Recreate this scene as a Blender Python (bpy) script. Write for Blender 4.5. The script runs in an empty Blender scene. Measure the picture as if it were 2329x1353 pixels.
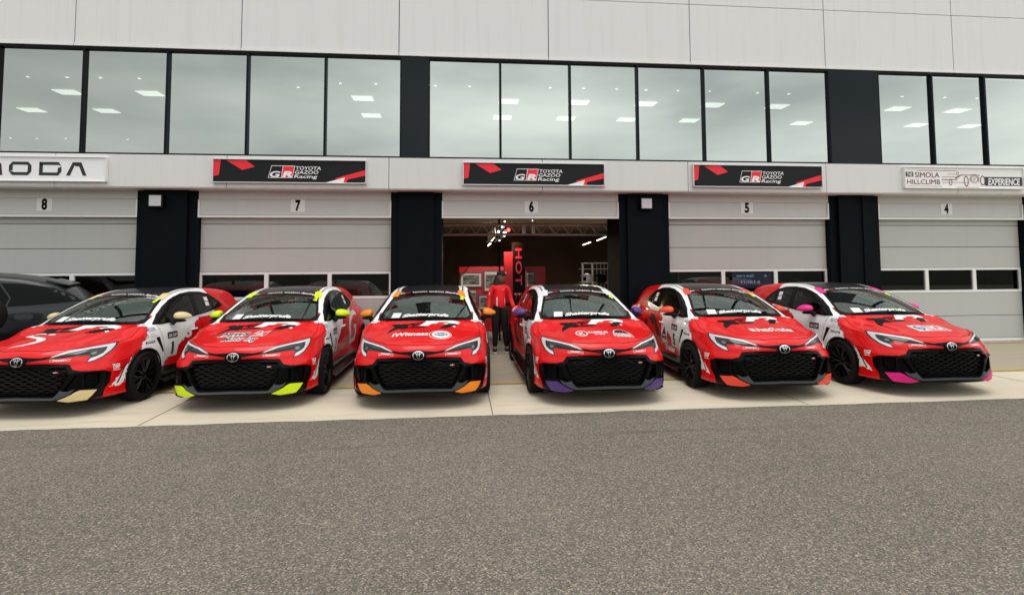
import bpy, bmesh, math, random
import numpy as np
from mathutils import Vector, Matrix
from mathutils.geometry import delaunay_2d_cdt
R_=math.radians
C=bpy.context.scene.collection
scene=bpy.context.scene
# ---------------- camera ----------------
CAMF=1239.38; CY=528.12; YAW,PITCH,ROLL=.0964787,.0576331,-.004922
cd=bpy.data.cameras.new('camera'); cam=bpy.data.objects.new('camera',cd); C.objects.link(cam)
fwd=Vector((math.sin(YAW)*math.cos(PITCH),math.cos(YAW)*math.cos(PITCH),math.sin(PITCH)))
rt=Vector((math.cos(YAW),-math.sin(YAW),0)); up=rt.cross(fwd)
rr=rt*math.cos(ROLL)+up*math.sin(ROLL); uu=up*math.cos(ROLL)-rt*math.sin(ROLL)
M=Matrix((rr,uu,-fwd)).transposed().to_4x4(); M.translation=(0,0,1.79987); cam.matrix_world=M
cd.sensor_fit='HORIZONTAL'; cd.sensor_width=36; cd.lens=36*CAMF/2329; cd.shift_y=-(676.5-CY)/2329
cd.clip_start=.1; cd.clip_end=2000
scene.camera=cam
def pix(x,y,Y=None,Z=None):
    """world point where the photograph's pixel meets a plane (used to read off positions)"""
    d=fwd+rr*(x-1164.5)/CAMF-uu*(y-CY)/CAMF
    t=Y/d.y if Y is not None else (Z-1.79987)/d.z
    return Vector((0,0,1.79987))+d*t
# ---------------- sky and sun ----------------
SUN_EL,SUN_ROT=R_(77),R_(200)
w=bpy.data.worlds.new('World'); scene.world=w; w.use_nodes=True
nt=w.node_tree; nt.nodes.clear()
def N(t,**k):
    n=nt.nodes.new(t)
    for a,b in k.items(): setattr(n,a,b)
    return n
out=N('ShaderNodeOutputWorld'); bg=N('ShaderNodeBackground'); sky=N('ShaderNodeTexSky',sky_type='NISHITA',sun_disc=False,sun_elevation=SUN_EL,sun_rotation=SUN_ROT)
sky.dust_density=4; sky.air_density=1.2
hs=N('ShaderNodeHueSaturation'); hs.inputs['Saturation'].default_value=.12
tc=N('ShaderNodeTexCoord'); mp=N('ShaderNodeMapping'); mp.inputs['Scale'].default_value=(1,1,3.2)
no=N('ShaderNodeTexNoise'); no.inputs['Scale'].default_value=1.9; no.inputs['Detail'].default_value=5; no.inputs['Roughness'].default_value=.5
cr=N('ShaderNodeValToRGB'); cr.color_ramp.elements[0].position=.33; cr.color_ramp.elements[0].color=(4.6,4.75,4.8,1); cr.color_ramp.elements[1].position=.68; cr.color_ramp.elements[1].color=(9.7,9.75,9.3,1)
mx=N('ShaderNodeMix',data_type='RGBA'); mx.inputs[0].default_value=.88
nt.links.new(sky.outputs[0],hs.inputs['Color']); nt.links.new(tc.outputs['Generated'],mp.inputs[0]); nt.links.new(mp.outputs[0],no.inputs['Vector'])
nt.links.new(no.outputs[0],cr.inputs[0]); mn=N('ShaderNodeVectorMath',operation='MINIMUM'); mn.inputs[1].default_value=(9,9,9); nt.links.new(hs.outputs[0],mn.inputs[0]); nt.links.new(mn.outputs[0],mx.inputs[6]); nt.links.new(cr.outputs[0],mx.inputs[7])
sx_=N('ShaderNodeSeparateXYZ'); nt.links.new(tc.outputs['Generated'],sx_.inputs[0]); mr=N('ShaderNodeMapRange'); mr.inputs[1].default_value=-.75; mr.inputs[2].default_value=.05; mr.inputs[3].default_value=.52; mr.inputs[4].default_value=1.0; mr.interpolation_type='SMOOTHSTEP'; nt.links.new(sx_.outputs[0],mr.inputs[0])
vm=N('ShaderNodeVectorMath',operation='SCALE'); nt.links.new(mx.outputs[2],vm.inputs[0]); nt.links.new(mr.outputs[0],vm.inputs['Scale']); nt.links.new(vm.outputs[0],bg.inputs[0]); bg.inputs[1].default_value=.13; nt.links.new(bg.outputs[0],out.inputs[0])
sl=bpy.data.lights.new('sun','SUN'); sl.energy=.75; sl.angle=R_(34); sl.color=(1,.98,.945)
so=bpy.data.objects.new('sun',sl); C.objects.link(so)
az=SUN_ROT; sd=Vector((math.sin(az)*math.cos(SUN_EL),math.cos(az)*math.cos(SUN_EL),math.sin(SUN_EL)))
so.rotation_euler=sd.to_track_quat('Z','Y').to_euler()
vs=scene.view_settings; vs.view_transform='Standard'; vs.look='None'; vs.gamma=1; vs.exposure=.63
scene.cycles.max_bounces=7; scene.cycles.transparent_max_bounces=12
# ---------------- materials ----------------
class X:
    """tiny arithmetic wrapper over shader sockets"""
    T=None
    def __init__(s,k): s.k=k
    @staticmethod
    def op(o,*a,clamp=False):
        n=X.T.nodes.new('ShaderNodeMath'); n.operation=o; n.use_clamp=clamp
        for i,v in enumerate(a):
            if isinstance(v,X): X.T.links.new(v.k,n.inputs[i])
            else: n.inputs[i].default_value=v
        return X(n.outputs[0])
    def __add__(a,b): return X.op('ADD',a,b)
    __radd__=__add__
    def __sub__(a,b): return X.op('SUBTRACT',a,b)
    def __rsub__(a,b): return X.op('SUBTRACT',b,a)
    def __mul__(a,b): return X.op('MULTIPLY',a,b)
    __rmul__=__mul__
    def __gt__(a,b): return X.op('GREATER_THAN',a,b)
    def __lt__(a,b): return X.op('LESS_THAN',a,b)
    def abs(a): return X.op('ABSOLUTE',a)
    def __and__(a,b): return X.op('MINIMUM',a,b)
    def __or__(a,b): return X.op('MAXIMUM',a,b)
    def clamp(a): return X.op('ADD',a,0.0,clamp=True)
def xmix(f,a,b):
    n=X.T.nodes.new('ShaderNodeMix'); n.data_type='RGBA'
    for i,v in ((0,f),(6,a),(7,b)):
        if isinstance(v,X): X.T.links.new(v.k,n.inputs[i])
        else: n.inputs[i].default_value=v if i==0 else (*v,1) if len(v)==3 else v
    return X(n.outputs[2])
def xnoise(vec,scale,detail=2,rough=.5,out=0,typ='ShaderNodeTexNoise'):
    n=X.T.nodes.new(typ); n.inputs['Scale'].default_value=scale
    if typ=='ShaderNodeTexNoise': n.inputs['Detail'].default_value=detail; n.inputs['Roughness'].default_value=rough
    X.T.links.new(vec.k,n.inputs['Vector']); return X(n.outputs[out])
def xcoord(kind='Object',scale=(1,1,1)):
    t=X.T.nodes.new('ShaderNodeTexCoord'); m=X.T.nodes.new('ShaderNodeMapping'); m.inputs['Scale'].default_value=scale
    X.T.links.new(t.outputs[kind],m.inputs[0]); return X(m.outputs[0])
def xyz(v):
    n=X.T.nodes.new('ShaderNodeSeparateXYZ'); X.T.links.new(v.k,n.inputs[0]); return [X(o) for o in n.outputs]
def mat(name,col=(.5,.5,.5),rough=.5,metal=0,coat=0,spec=.5,emit=None,est=0,coatr=.03):
    m=bpy.data.materials.new(name); m.use_nodes=True; p=m.node_tree.nodes['Principled BSDF']
    p.inputs['Base Color'].default_value=(*col,1); p.inputs['Roughness'].default_value=rough; p.inputs['Metallic'].default_value=metal
    p.inputs['Coat Weight'].default_value=coat; p.inputs['Coat Roughness'].default_value=coatr; p.inputs['Specular IOR Level'].default_value=spec
    if emit: p.inputs['Emission Color'].default_value=(*emit,1); p.inputs['Emission Strength'].default_value=est
    m['p']=1; return m
def P_(m): return m.node_tree.nodes['Principled BSDF']
def setc(m,x): m.node_tree.links.new(x.k,P_(m).inputs['Base Color'])
def setr(m,x): m.node_tree.links.new(x.k,P_(m).inputs['Roughness'])
def bump(m,h,dist=.01,strength=.5):
    b=m.node_tree.nodes.new('ShaderNodeBump'); b.inputs['Strength'].default_value=strength; b.inputs['Distance'].default_value=dist
    m.node_tree.links.new(h.k,b.inputs['Height']); m.node_tree.links.new(b.outputs[0],P_(m).inputs['Normal'])
def glass(name,tint,refl_ior,tr=1.0,rough=0.0,boost=0.0):
    m=bpy.data.materials.new(name); m.use_nodes=True; t=m.node_tree; t.nodes.clear()
    o=t.nodes.new('ShaderNodeOutputMaterial'); a=t.nodes.new('ShaderNodeBsdfTransparent'); g=t.nodes.new('ShaderNodeBsdfGlossy'); g.inputs['Roughness'].default_value=rough
    f=t.nodes.new('ShaderNodeFresnel'); f.inputs[0].default_value=refl_ior; x=t.nodes.new('ShaderNodeMixShader')
    a.inputs[0].default_value=(*tint,1); g.inputs[0].default_value=(.92,1,.95,1)
    mm=t.nodes.new('ShaderNodeMath'); mm.operation='ADD'; mm.use_clamp=True; mm.inputs[1].default_value=boost
    ge=t.nodes.new('ShaderNodeNewGeometry'); io=t.nodes.new('ShaderNodeMix'); io.data_type='FLOAT'; io.inputs[2].default_value=refl_ior; io.inputs[3].default_value=1/refl_ior; t.links.new(ge.outputs['Backfacing'],io.inputs[0]); t.links.new(io.outputs[0],f.inputs[0])
    t.links.new(f.outputs[0],mm.inputs[0]); t.links.new(mm.outputs[0],x.inputs[0]); t.links.new(a.outputs[0],x.inputs[1]); t.links.new(g.outputs[0],x.inputs[2]); t.links.new(x.outputs[0],o.inputs[0])
    return m
RED=(.70,.001,.003); WHT=(.86,.86,.86); BLK=(.006,.006,.007)
m_black=mat('black_gloss',(.003,.003,.0035),.2,spec=.14)
m_satin=mat('black_satin',(.004,.004,.0045),.45,spec=.14)
m_matte=mat('black_matte',(.006,.006,.006),.8,spec=.1)
m_red=mat('red_paint',RED,.3,coat=1); m_redf=mat('red_vinyl',(.60,.01,.02),.35); m_white=mat('white_vinyl',(.80,.80,.80),.35)
m_grey=mat('grey_lip',(.06,.07,.08),.3,coat=.4)
m_rub=mat('tyre_rubber',(.007,.007,.007),.7,spec=.15); m_rim=mat('rim_black',(.004,.004,.005),.28,spec=.35)
m_chrome=mat('chrome',(.8,.8,.8),.12,metal=1); m_alu=mat('aluminium',(.62,.63,.64),.35,metal=.6)
m_lens=mat('lamp_lens',(.010,.011,.013),.10,coat=.35); m_drl=mat('white_strip',(.66,.68,.71),.3,coat=.6)
m_lensg=mat('projector_lens',(.16,.17,.18),.05,metal=.6,coat=1)
m_ws=glass('windscreen_glass',(.70,.78,.74),1.65,boost=.09); m_sg=glass('side_glass',(.12,.14,.13),1.42); 
m_int=mat('car_interior',(.02,.02,.021),.7); m_dash=mat('dashboard_vinyl',(.035,.036,.038),.6); m_seat=mat('seat_fabric',(.012,.012,.013),.85); m_cage=mat('cage_paint',(.32,.34,.34),.4)
m_blue=mat('blue_print',(.02,.10,.28),.4); m_dkgrey=mat('grey_print',(.25,.27,.3),.4); m_navy=mat('navy_print',(.008,.008,.018),.4)
ACC={'gold':mat('pale_gold_vinyl',(.72,.58,.30),.4),'yellow':mat('fluorescent_yellow_vinyl',(.68,.90,.0),.4),'orange':mat('orange_vinyl',(.95,.26,.01),.4),
 'purple':mat('purple_vinyl',(.085,.035,.20),.4),'coral':mat('coral_vinyl',(.90,.07,.03),.4),'pink':mat('pink_vinyl',(.80,.01,.23),.4),'white':m_white}
# livery paint: red with torn white zones, black roof, computed in the car's own coordinates
m_body=mat('livery_paint',RED,.36,coat=.45,coatr=.02,spec=.2)
X.T=m_body.node_tree
co=xcoord(); x,y,z=xyz(co); ax=x.abs()
nz=xnoise(xcoord(scale=(5,5,30)),1.0,6,.75)-.5; nz2=xnoise(xcoord(scale=(24,10,9)),1.0,5,.7)-.5; nd=xnoise(xcoord(scale=(9,14,14)),1.0,7,.8)-.5
low=(z<.985)
fr=(y+nz*.22)>(.905+(z-.74)*.9)
lim=2.42+(z-.985)*1.72+nd*.42
rearok=(y<lim)
w1=low&fr&rearok&(ax>.66)&(y>.74)
w1b=(z>.965)&(y>1.0)&((y+nz2*.06)<2.93)&((ax>.69)|(y>1.4))
w1=(w1|w1b)
ns=xnoise(xcoord(scale=(30,12,22)),1.0,3,.6)-.5; w2=((y+nd*.12+ns*.10)>(.70-(.62-z)*1.12))&((z+nz2*.22+ns*.12)>.325)&(y<.80)&(z<.61)&(ax>.7)
k2=(z<(.375-(y-1.3)*.06+nd*.05))&(y>1.24)&(y<3.3)
roof=(z>1.29)&(ax<(.47-(y-2.2)*.05))&(y>1.5)&(y<3.75)
strp=(z>1.25)&(ax>.515)&(ax<.535)&(y>1.6)&(y<2.75)
scr=(nd>.235)&(nd<.262)&(y>.4)&(y<2.3)&(z<.8)
c=xmix(w1|w2,RED,WHT); cowl=(y>(ax*ax*.40+1.005))&(y<1.36)&(ax<.69)&(z>.90)
c=xmix(k2|cowl,c,BLK); c=xmix(roof|strp,c,(.012,.012,.014)); blk=(y>(lim-.012))&(y<(lim+.05))&(nz2>.02)&(z<.98)&(z>.40)&(y>1.3)&(y<2.9); c=xmix(blk,c,BLK); ln2=((y-z*.62+ns*.03)>.235)&((y-z*.62+ns*.03)<.262)&(y<.72)&(z<.56)&(z>.33)&(ax>.7); c=xmix(ln2,c,BLK); c=xmix(scr&(w1|w2)&(z<.95)&((y<.75)|(y>1.75)),c,BLK)
setc(m_body,c)
del x,y,z
# ---------------- helpers ----------------
def link(o,parent=None):
    C.objects.link(o)
    if parent is not None: o.parent=parent
    return o
def meshobj(name,verts,faces,m,parent=None,smooth=False,mats=None,fm=None,ang=None):
    me=bpy.data.meshes.new(name); me.from_pydata([tuple(v) for v in verts],[],[tuple(f) for f in faces]); me.update()
    for q in (mats or [m]): me.materials.append(q)
    if fm is not None: me.polygons.foreach_set('material_index',np.asarray(fm,dtype=np.int32))
    if smooth:
        me.polygons.foreach_set('use_smooth',[True]*len(me.polygons))
        if ang: me.set_sharp_from_angle(angle=R_(ang))
    o=bpy.data.objects.new(name,me); return link(o,parent)
def tag(o,label=None,cat=None,group=None,kind=None):
    if label:o['label']=label
    if cat:o['category']=cat
    if group:o['group']=group
    if kind:o['kind']=kind
    return o
def thing(name,label,cat,loc=(0,0,0),rz=0,group=None):
    o=bpy.data.objects.new(name,None); o.empty_display_size=.2; link(o); o.location=loc; o.rotation_euler=(0,0,rz); return tag(o,label,cat,group)
class MB:
    def __init__(s): s.v=[];s.f=[];s.m=[]
    def add(s,v,f,mi=0):
        n=len(s.v); s.v+= [tuple(q) for q in v]; s.f+=[tuple(i+n for i in q) for q in f]; s.m+=[mi]*len(f); return s
    def box(s,a,b,mi=0,c=0.0):
        x0,y0,z0=[min(p,q) for p,q in zip(a,b)]; x1,y1,z1=[max(p,q) for p,q in zip(a,b)]
        v=[(x0,y0,z0),(x1,y0,z0),(x1,y1,z0),(x0,y1,z0),(x0,y0,z1),(x1,y0,z1),(x1,y1,z1),(x0,y1,z1)]
        return s.add(v,[(0,3,2,1),(4,5,6,7),(0,1,5,4),(1,2,6,5),(2,3,7,6),(3,0,4,7)],mi)
    def tube(s,pts,r,n=8,mi=0,caps=True):
        pts=[Vector(p) for p in pts]; rs=r if isinstance(r,(list,tuple)) else [r]*len(pts); V=[];F=[]
        t=(pts[1]-pts[0]).normalized(); a=t.orthogonal().normalized()
        for i,p in enumerate(pts):
            d=(pts[min(i+1,len(pts)-1)]-pts[max(i-1,0)]).normalized(); a=(a-d*a.dot(d)).normalized(); b=d.cross(a)
            for k in range(n):
                q=2*math.pi*k/n; V.append(p+(a*math.cos(q)+b*math.sin(q))*rs[i])
        for i in range(len(pts)-1):
            for k in range(n): F.append((i*n+k,i*n+(k+1)%n,(i+1)*n+(k+1)%n,(i+1)*n+k))
        if caps: F.append(tuple(range(n))[::-1]); F.append(tuple((len(pts)-1)*n+k for k in range(n)))
        return s.add(V,F,mi)
    def lathe(s,prof,axis='x',n=32,o=(0,0,0),mi=0):
        """prof: list of (radius, offset along axis)"""
        V=[];F=[]
        for r,h in prof:
            for k in range(n):
                q=2*math.pi*k/n; c_,s_=r*math.cos(q),r*math.sin(q)
                p={'x':(h,c_,s_),'y':(s_,h,c_),'z':(c_,s_,h)}[axis]; V.append((p[0]+o[0],p[1]+o[1],p[2]+o[2]))
        for i in range(len(prof)-1):
            for k in range(n): F.append((i*n+k,i*n+(k+1)%n,(i+1)*n+(k+1)%n,(i+1)*n+k))
        return s.add(V,F,mi)
    def prism(s,poly,a,b,axis='y',mi=0):
        """poly in the plane across axis, extruded from a to b"""
        n=len(poly)
        def P(u,v,h): return {'y':(u,h,v),'x':(h,u,v),'z':(u,v,h)}[axis]
        V=[P(u,v,a) for u,v in poly]+[P(u,v,b) for u,v in poly]
        return s.add(V,[tuple(range(n)),tuple(range(2*n-1,n-1,-1))]+[(i,i+n,(i+1)%n+n,(i+1)%n) for i in range(n)],mi)
    def obj(s,name,m,parent=None,smooth=False,ang=35,fix=True):
        mats=m if isinstance(m,list) else [m]
        o=meshobj(name,s.v,s.f,None,parent,smooth,mats,s.m,ang)
        if fix:
            bm=bmesh.new(); bm.from_mesh(o.data); bmesh.ops.recalc_face_normals(bm,faces=bm.faces); bm.to_mesh(o.data); bm.free()
        return o
def bevel(o,wd,seg=2):
    b=o.modifiers.new('b','BEVEL'); b.width=wd; b.segments=seg; b.limit_method='ANGLE'; b.angle_limit=R_(40); return o
_tc={}
def textmesh(s,bold=.0,shear=0,space=1.0,fine=False):
    """2D triangles of a text set in the built-in font, normalised to cap height 1 and starting at 0"""
    k=(s,bold,shear,space,fine)
    if k in _tc: return _tc[k]
    cu=bpy.data.curves.new('t','FONT'); cu.body=s; cu.offset=bold; cu.shear=shear; cu.space_character=space; cu.resolution_u=3
    o=bpy.data.objects.new('t',cu); C.objects.link(o); dg=bpy.context.evaluated_depsgraph_get(); me=bpy.data.meshes.new_from_object(o.evaluated_get(dg))
    bm=bmesh.new(); bm.from_mesh(me); bmesh.ops.remove_doubles(bm,verts=bm.verts,dist=1e-5)
    if fine:
        for _ in range(3):
            e=[q for q in bm.edges if q.calc_length()>.16]
            if not e: break
            bmesh.ops.subdivide_edges(bm,edges=e,cuts=1); bmesh.ops.triangulate(bm,faces=bm.faces)
    bm.to_mesh(me); bm.free()
    v=np.array([q.co[:2] for q in me.vertices]); f=[tuple(p.vertices) for p in me.polygons]
    bpy.data.objects.remove(o); bpy.data.meshes.remove(me); bpy.data.curves.remove(cu)
    cap=.729; v=v/cap; v[:,0]-=v[:,0].min(); _tc[k]=(v,f,v[:,0].max()); return _tc[k]
def walltext(mb,s,x,z,h,y,width=None,mi=0,bold=.02,shear=0,center=False,mirror=False,space=1.0):
    v,f,wd=textmesh(s,bold,shear,space); sx=(width/wd) if width else h
    u=v[:,0]*sx; tot=wd*sx
    if mirror: u=tot-u
    if center: x=x-tot/2
    mb.add([(x+a,y,z+b*h) for a,b in zip(u,v[:,1])],f,mi); return tot
import numpy as np
def curve(pts):
    p=np.array(pts,float);x,y=p[:,0],p[:,1];m=np.gradient(y,x)
    d=np.diff(y)/np.diff(x)
    for i in range(1,len(x)-1):
        m[i]=0 if d[i-1]*d[i]<=0 and abs(d[i-1])+abs(d[i])>1e-9 else (d[i-1]*(x[i+1]-x[i])+d[i]*(x[i]-x[i-1]))/(x[i+1]-x[i-1])
    m[0],m[-1]=d[0],d[-1]
    t=np.linspace(x[0],x[-1],4000);i=np.clip(np.searchsorted(x,t)-1,0,len(x)-2)
    h=x[i+1]-x[i];s=(t-x[i])/h
    v=(2*s**3-3*s**2+1)*y[i]+(s**3-2*s**2+s)*h*m[i]+(-2*s**3+3*s**2)*y[i+1]+(s**3-s**2)*h*m[i+1]
    return lambda q:np.interp(q,t,v)
def smax(a,b,k):
    h=np.clip(.5+.5*(a-b)/k,0,1);return b+(a-b)*h+k*h*(1-h)
def smin(a,b,k):return -smax(-a,-b,k)
def sstep(a,b,x):
    t=np.clip((x-a)/(b-a),0,1);return t*t*(3-2*t)
def gauss(x,s):return np.exp(-(x/s)**2)
WF,WR,WRAD,WZ=.945,3.575,.335,.325
ZL=curve([(-.2,.60),(-.05,.655),(0,.70),(.04,.755),(.12,.80),(.3,.85),(.6,.902),(.9,.948),(1.1,.978),(1.5,.985),(2.5,.985),(3.6,.995),(4.1,.985),(4.5,.95)])
PLO=curve([(0,0),(.3,.008),(.456,.03),(.6,.085),(.7,.15),(.768,.225),(.82,.31),(.86,.45),(.89,.8),(1.1,3)])
PHI=curve([(0,0),(.15,.025),(.3,.08),(.5,.17),(.66,.29),(.76,.44),(.82,.62),(.88,.95),(1.1,3)])
PZ=curve([(0,.12),(.12,.06),(.2,.02),(.3,.005),(.5,.015),(.6,.02),(.67,.0),(.74,.01),(.82,.05),(1.2,.4)])
WY=curve([(-.2,.87),(.3,.885),(.945,.898),(1.45,.868),(2.2,.862),(2.9,.872),(3.575,.90),(4.0,.875),(4.45,.80)])
WZc=curve([(0,-.07),(.12,-.05),(.22,-.025),(.35,-.012),(.5,-.002),(.62,0),(.74,-.012),(.82,-.02),(.9,-.045),(.97,-.085),(1.05,-.16),(1.2,-.4)])
ZG=curve([(.6,.80),(.9,.942),(1.0,.99),(1.2,1.085),(1.5,1.214),(1.8,1.322),(2.0,1.379),(2.2,1.415),(2.5,1.436),(3.0,1.428),(3.5,1.392),(3.85,1.342),(3.95,1.31),(4.1,1.14),(4.25,.98),(4.5,.7)])
WG=curve([(.5,.86),(.9,.825),(1.0,.795),(1.1,.755),(1.2,.708),(1.3,.655),(1.38,.605),(1.5,.53)])
RX=curve([(0,0),(.4,.02),(.65,.08),(.8,.22),(.9,.5),(1.1,1.5)])
BZ=curve([(-.2,.185),(.1,.185),(.5,.185),(1.2,.175),(3.2,.18),(4.2,.24),(4.6,.3)])
def lower(x,y,z):
    X=np.abs(x)
    t=sstep(.52,.80,z)
    front=(PLO(X)*(1-t)+PHI(X)*t+PZ(z)-y)*.8
    cr=.085*(1-sstep(.75,1.15,y))+.012
    # hood: centre plateau, side channels, fender crest
    hd=sstep(.12,.5,y)*(1-sstep(1.0,1.2,y))
    top=z-ZL(y)+cr*(X/.8)**2.6-hd*(.012*gauss(X-.72,.10)-.012*gauss(X-.50,.09))
    r1=np.sqrt((y-WF)**2+(z-WZ)**2);r2=np.sqrt((y-WR)**2+(z-WZ)**2)
    side=X-WY(y)-WZc(z)-.016*gauss(r1-.365,.06)-.018*gauss(r2-.365,.06)+.022*gauss(z-.43,.10)*sstep(1.35,1.6,y)*(1-sstep(2.9,3.15,y))
    rear=(y-4.39+RX(X)+np.interp(z,[.2,.35,.6,.75,.95,1.1],[.06,.0,.0,.04,.07,.2]))*.8
    d=smax(front,top,.055);d=smax(d,side,.07);d=smax(d,rear,.08)
    return smax(d,BZ(y)-z,.03)
def house(x,y,z):
    X=np.abs(x)
    top=(z-ZG(y-.12*(X/.7)**2*(1-sstep(2.0,3.2,y))+.10*(X/.7)**2*sstep(3.4,3.9,y))+.035*(X/.6)**2)*.9
    side=X-WG(z)+.09*sstep(3.0,4.3,y)-.0
    return smax(smax(smax(top,side,.07),.7-z,.02),.85-y,.02)
def skin(x,y,z):
    return smin(lower(x,y,z),house(x,y,z),.02)
def grad(f,x,y,z,e=7e-3):
    g=np.stack([f(x+e,y,z)-f(x-e,y,z),f(x,y+e,z)-f(x,y-e,z),f(x,y,z+e)-f(x,y,z-e)],-1)
    return g/(np.linalg.norm(g,axis=-1,keepdims=True)+1e-12)
def cast(f,o,d,tmax,n=160):
    """o,d (N,3) -> hit points (N,3)"""
    ts=np.linspace(0,tmax,n);N=len(o);lo=np.zeros(N);hi=np.full(N,float(tmax));found=np.zeros(N,bool)
    for a,b in zip(ts[:-1],ts[1:]):
        p=o+d*b;v=f(p[:,0],p[:,1],p[:,2]);h=(v<0)&~found
        lo[h]=a;hi[h]=b;found|=h
    for _ in range(18):
        m=(lo+hi)/2;p=o+d*m[:,None];v=f(p[:,0],p[:,1],p[:,2])
        hi=np.where(v<0,m,hi);lo=np.where(v<0,lo,m)
    p=o+d*hi[:,None]
    return p,found
# ---------------- car body field tools ----------------
def psdf(u,v,poly):
    poly=np.array(poly,float); d=np.full(u.shape,1e9); s=np.ones(u.shape); n=len(poly)
    for i in range(n):
        a=poly[i]; b=poly[i-1]; e=b-a; wx=u-a[0]; wy=v-a[1]; t=np.clip((wx*e[0]+wy*e[1])/(e@e+1e-12),0,1)
        d=np.minimum(d,(wx-e[0]*t)**2+(wy-e[1]*t)**2)
        c1=v>=a[1];c2=v<b[1];c3=(e[0]*wy)>(e[1]*wx)
        s=np.where((c1&c2&c3)|(~c1&~c2&~c3),-s,s)
    return s*np.sqrt(d)
def surface_nets(f,lo,hi,h,iters=4):
    ax=[np.arange(a,b+h,h) for a,b in zip(lo,hi)]
    G=np.empty([len(a) for a in ax])
    Yg,Zg=np.meshgrid(ax[1],ax[2],indexing='ij')
    for i in range(0,len(ax[0])):
        G[i]=f(np.full(Yg.shape,ax[0][i]),Yg,Zg)
    S=G<0; nx,ny,nz=G.shape
    c=np.zeros((nx-1,ny-1,nz-1),int)
    for a in(0,1):
        for b in(0,1):
            for d in(0,1): c+=S[a:nx-1+a,b:ny-1+b,d:nz-1+d]
    act=(c>0)&(c<8); idx=-np.ones(act.shape,int); I,J,K=np.nonzero(act); idx[I,J,K]=np.arange(len(I))
    acc=np.zeros((len(I),3)); cnt=np.zeros(len(I))
    for axis in range(3):
        for a in(0,1):
            for b in(0,1):
                o=[0,0,0]; o[(axis+1)%3]=a; o[(axis+2)%3]=b; o2=list(o); o2[axis]=1
                v0=G[I+o[0],J+o[1],K+o[2]]; v1=G[I+o2[0],J+o2[1],K+o2[2]]; m=(v0<0)!=(v1<0); t=np.where(m,v0/(v0-v1+1e-12),0)
                p=np.stack([np.full(len(I),float(q)) for q in o],1); p[:,axis]=t; acc+=p*m[:,None]; cnt+=m
    P=(np.stack([I,J,K],1)+acc/cnt[:,None])*h+np.array(lo)
    F=[]
    for axis in range(3):
        sl=[slice(None)]*3; s2=[slice(None)]*3; sl[axis]=slice(0,-1); s2[axis]=slice(1,None)
        a=S[tuple(sl)]; b=S[tuple(s2)]; e=np.argwhere(a!=b); d1,d2=(axis+1)%3,(axis+2)%3
        e=e[(e[:,d1]>0)&(e[:,d2]>0)&(e[:,d1]<G.shape[d1]-1)&(e[:,d2]<G.shape[d2]-1)]
        q=[]
        for u,v in((0,0),(1,0),(1,1),(0,1)):
            k=e.copy(); k[:,d1]-=u; k[:,d2]-=v; q.append(idx[k[:,0],k[:,1],k[:,2]])
        q=np.stack(q,1); fl=a[e[:,0],e[:,1],e[:,2]]; q[~fl]=q[~fl][:,::-1]; F.append(q)
    F=np.concatenate(F); P0=P.copy()
    for _ in range(iters):
        v=f(P[:,0],P[:,1],P[:,2]); e=2e-3
        g=np.stack([f(P[:,0]+e,P[:,1],P[:,2])-f(P[:,0]-e,P[:,1],P[:,2]),f(P[:,0],P[:,1]+e,P[:,2])-f(P[:,0],P[:,1]-e,P[:,2]),f(P[:,0],P[:,1],P[:,2]+e)-f(P[:,0],P[:,1],P[:,2]-e)],1)/(2*e)
        st=-(v/np.maximum((g*g).sum(1),.15))[:,None]*g; ln=np.linalg.norm(st,axis=1,keepdims=True); st*=np.minimum(1,.3*h/np.maximum(ln,1e-9)); P=P+st
        P=P0+np.clip(P-P0,-.8*h,.8*h)
    return P,F
def inpoly(px,py,poly): return psdf(px,py,poly)<0
def densify(poly,step,closed=True):
    out=[]; n=len(poly)
    for i in range(n if closed else n-1):
        a=np.array(poly[i],float); b=np.array(poly[(i+1)%n],float); k=max(1,int(np.ceil(np.linalg.norm(b-a)/step)))
        out+=[tuple(a+(b-a)*t/k) for t in range(k)]
    if not closed: out.append(tuple(poly[-1]))
    return out
def smoothpoly(poly,it=2):
    """Chaikin corner rounding"""
    p=[np.array(q,float) for q in poly]
    for _ in range(it):
        p=[r for i in range(len(p)) for r in (p[i]*.75+p[(i+1)%len(p)]*.25,p[i]*.25+p[(i+1)%len(p)]*.75)]
    return [tuple(q) for q in p]
def project(uv,axis,off,f=None,sgn=1):
    """project 2D points along an axis on to the body field, then lift by off along its normal"""
    f=f or skin; uv=np.asarray(uv,float); n=len(uv); z0=np.zeros(n)
    if axis=='f': o=np.stack([uv[:,0],z0-.25,uv[:,1]],1); d=np.array([0,1.,0]); T=1.6
    elif axis=='t': o=np.stack([uv[:,0],uv[:,1],z0+1.6],1); d=np.array([0,0,-1.]); T=1.1
    elif axis=='b': o=np.stack([uv[:,0],z0+4.8,uv[:,1]],1); d=np.array([0,-1.,0]); T=1.6
    else: o=np.stack([z0+1.15*sgn,uv[:,0],uv[:,1]],1); d=np.array([-1.*sgn,0,0]); T=.8
    p,ok=cast(f,o,np.tile(d,(n,1)),T,110)
    g=grad(f,p[:,0],p[:,1],p[:,2]); off=np.asarray(off,float).reshape(-1,1) if np.ndim(off) else off
    return p+g*off
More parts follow.
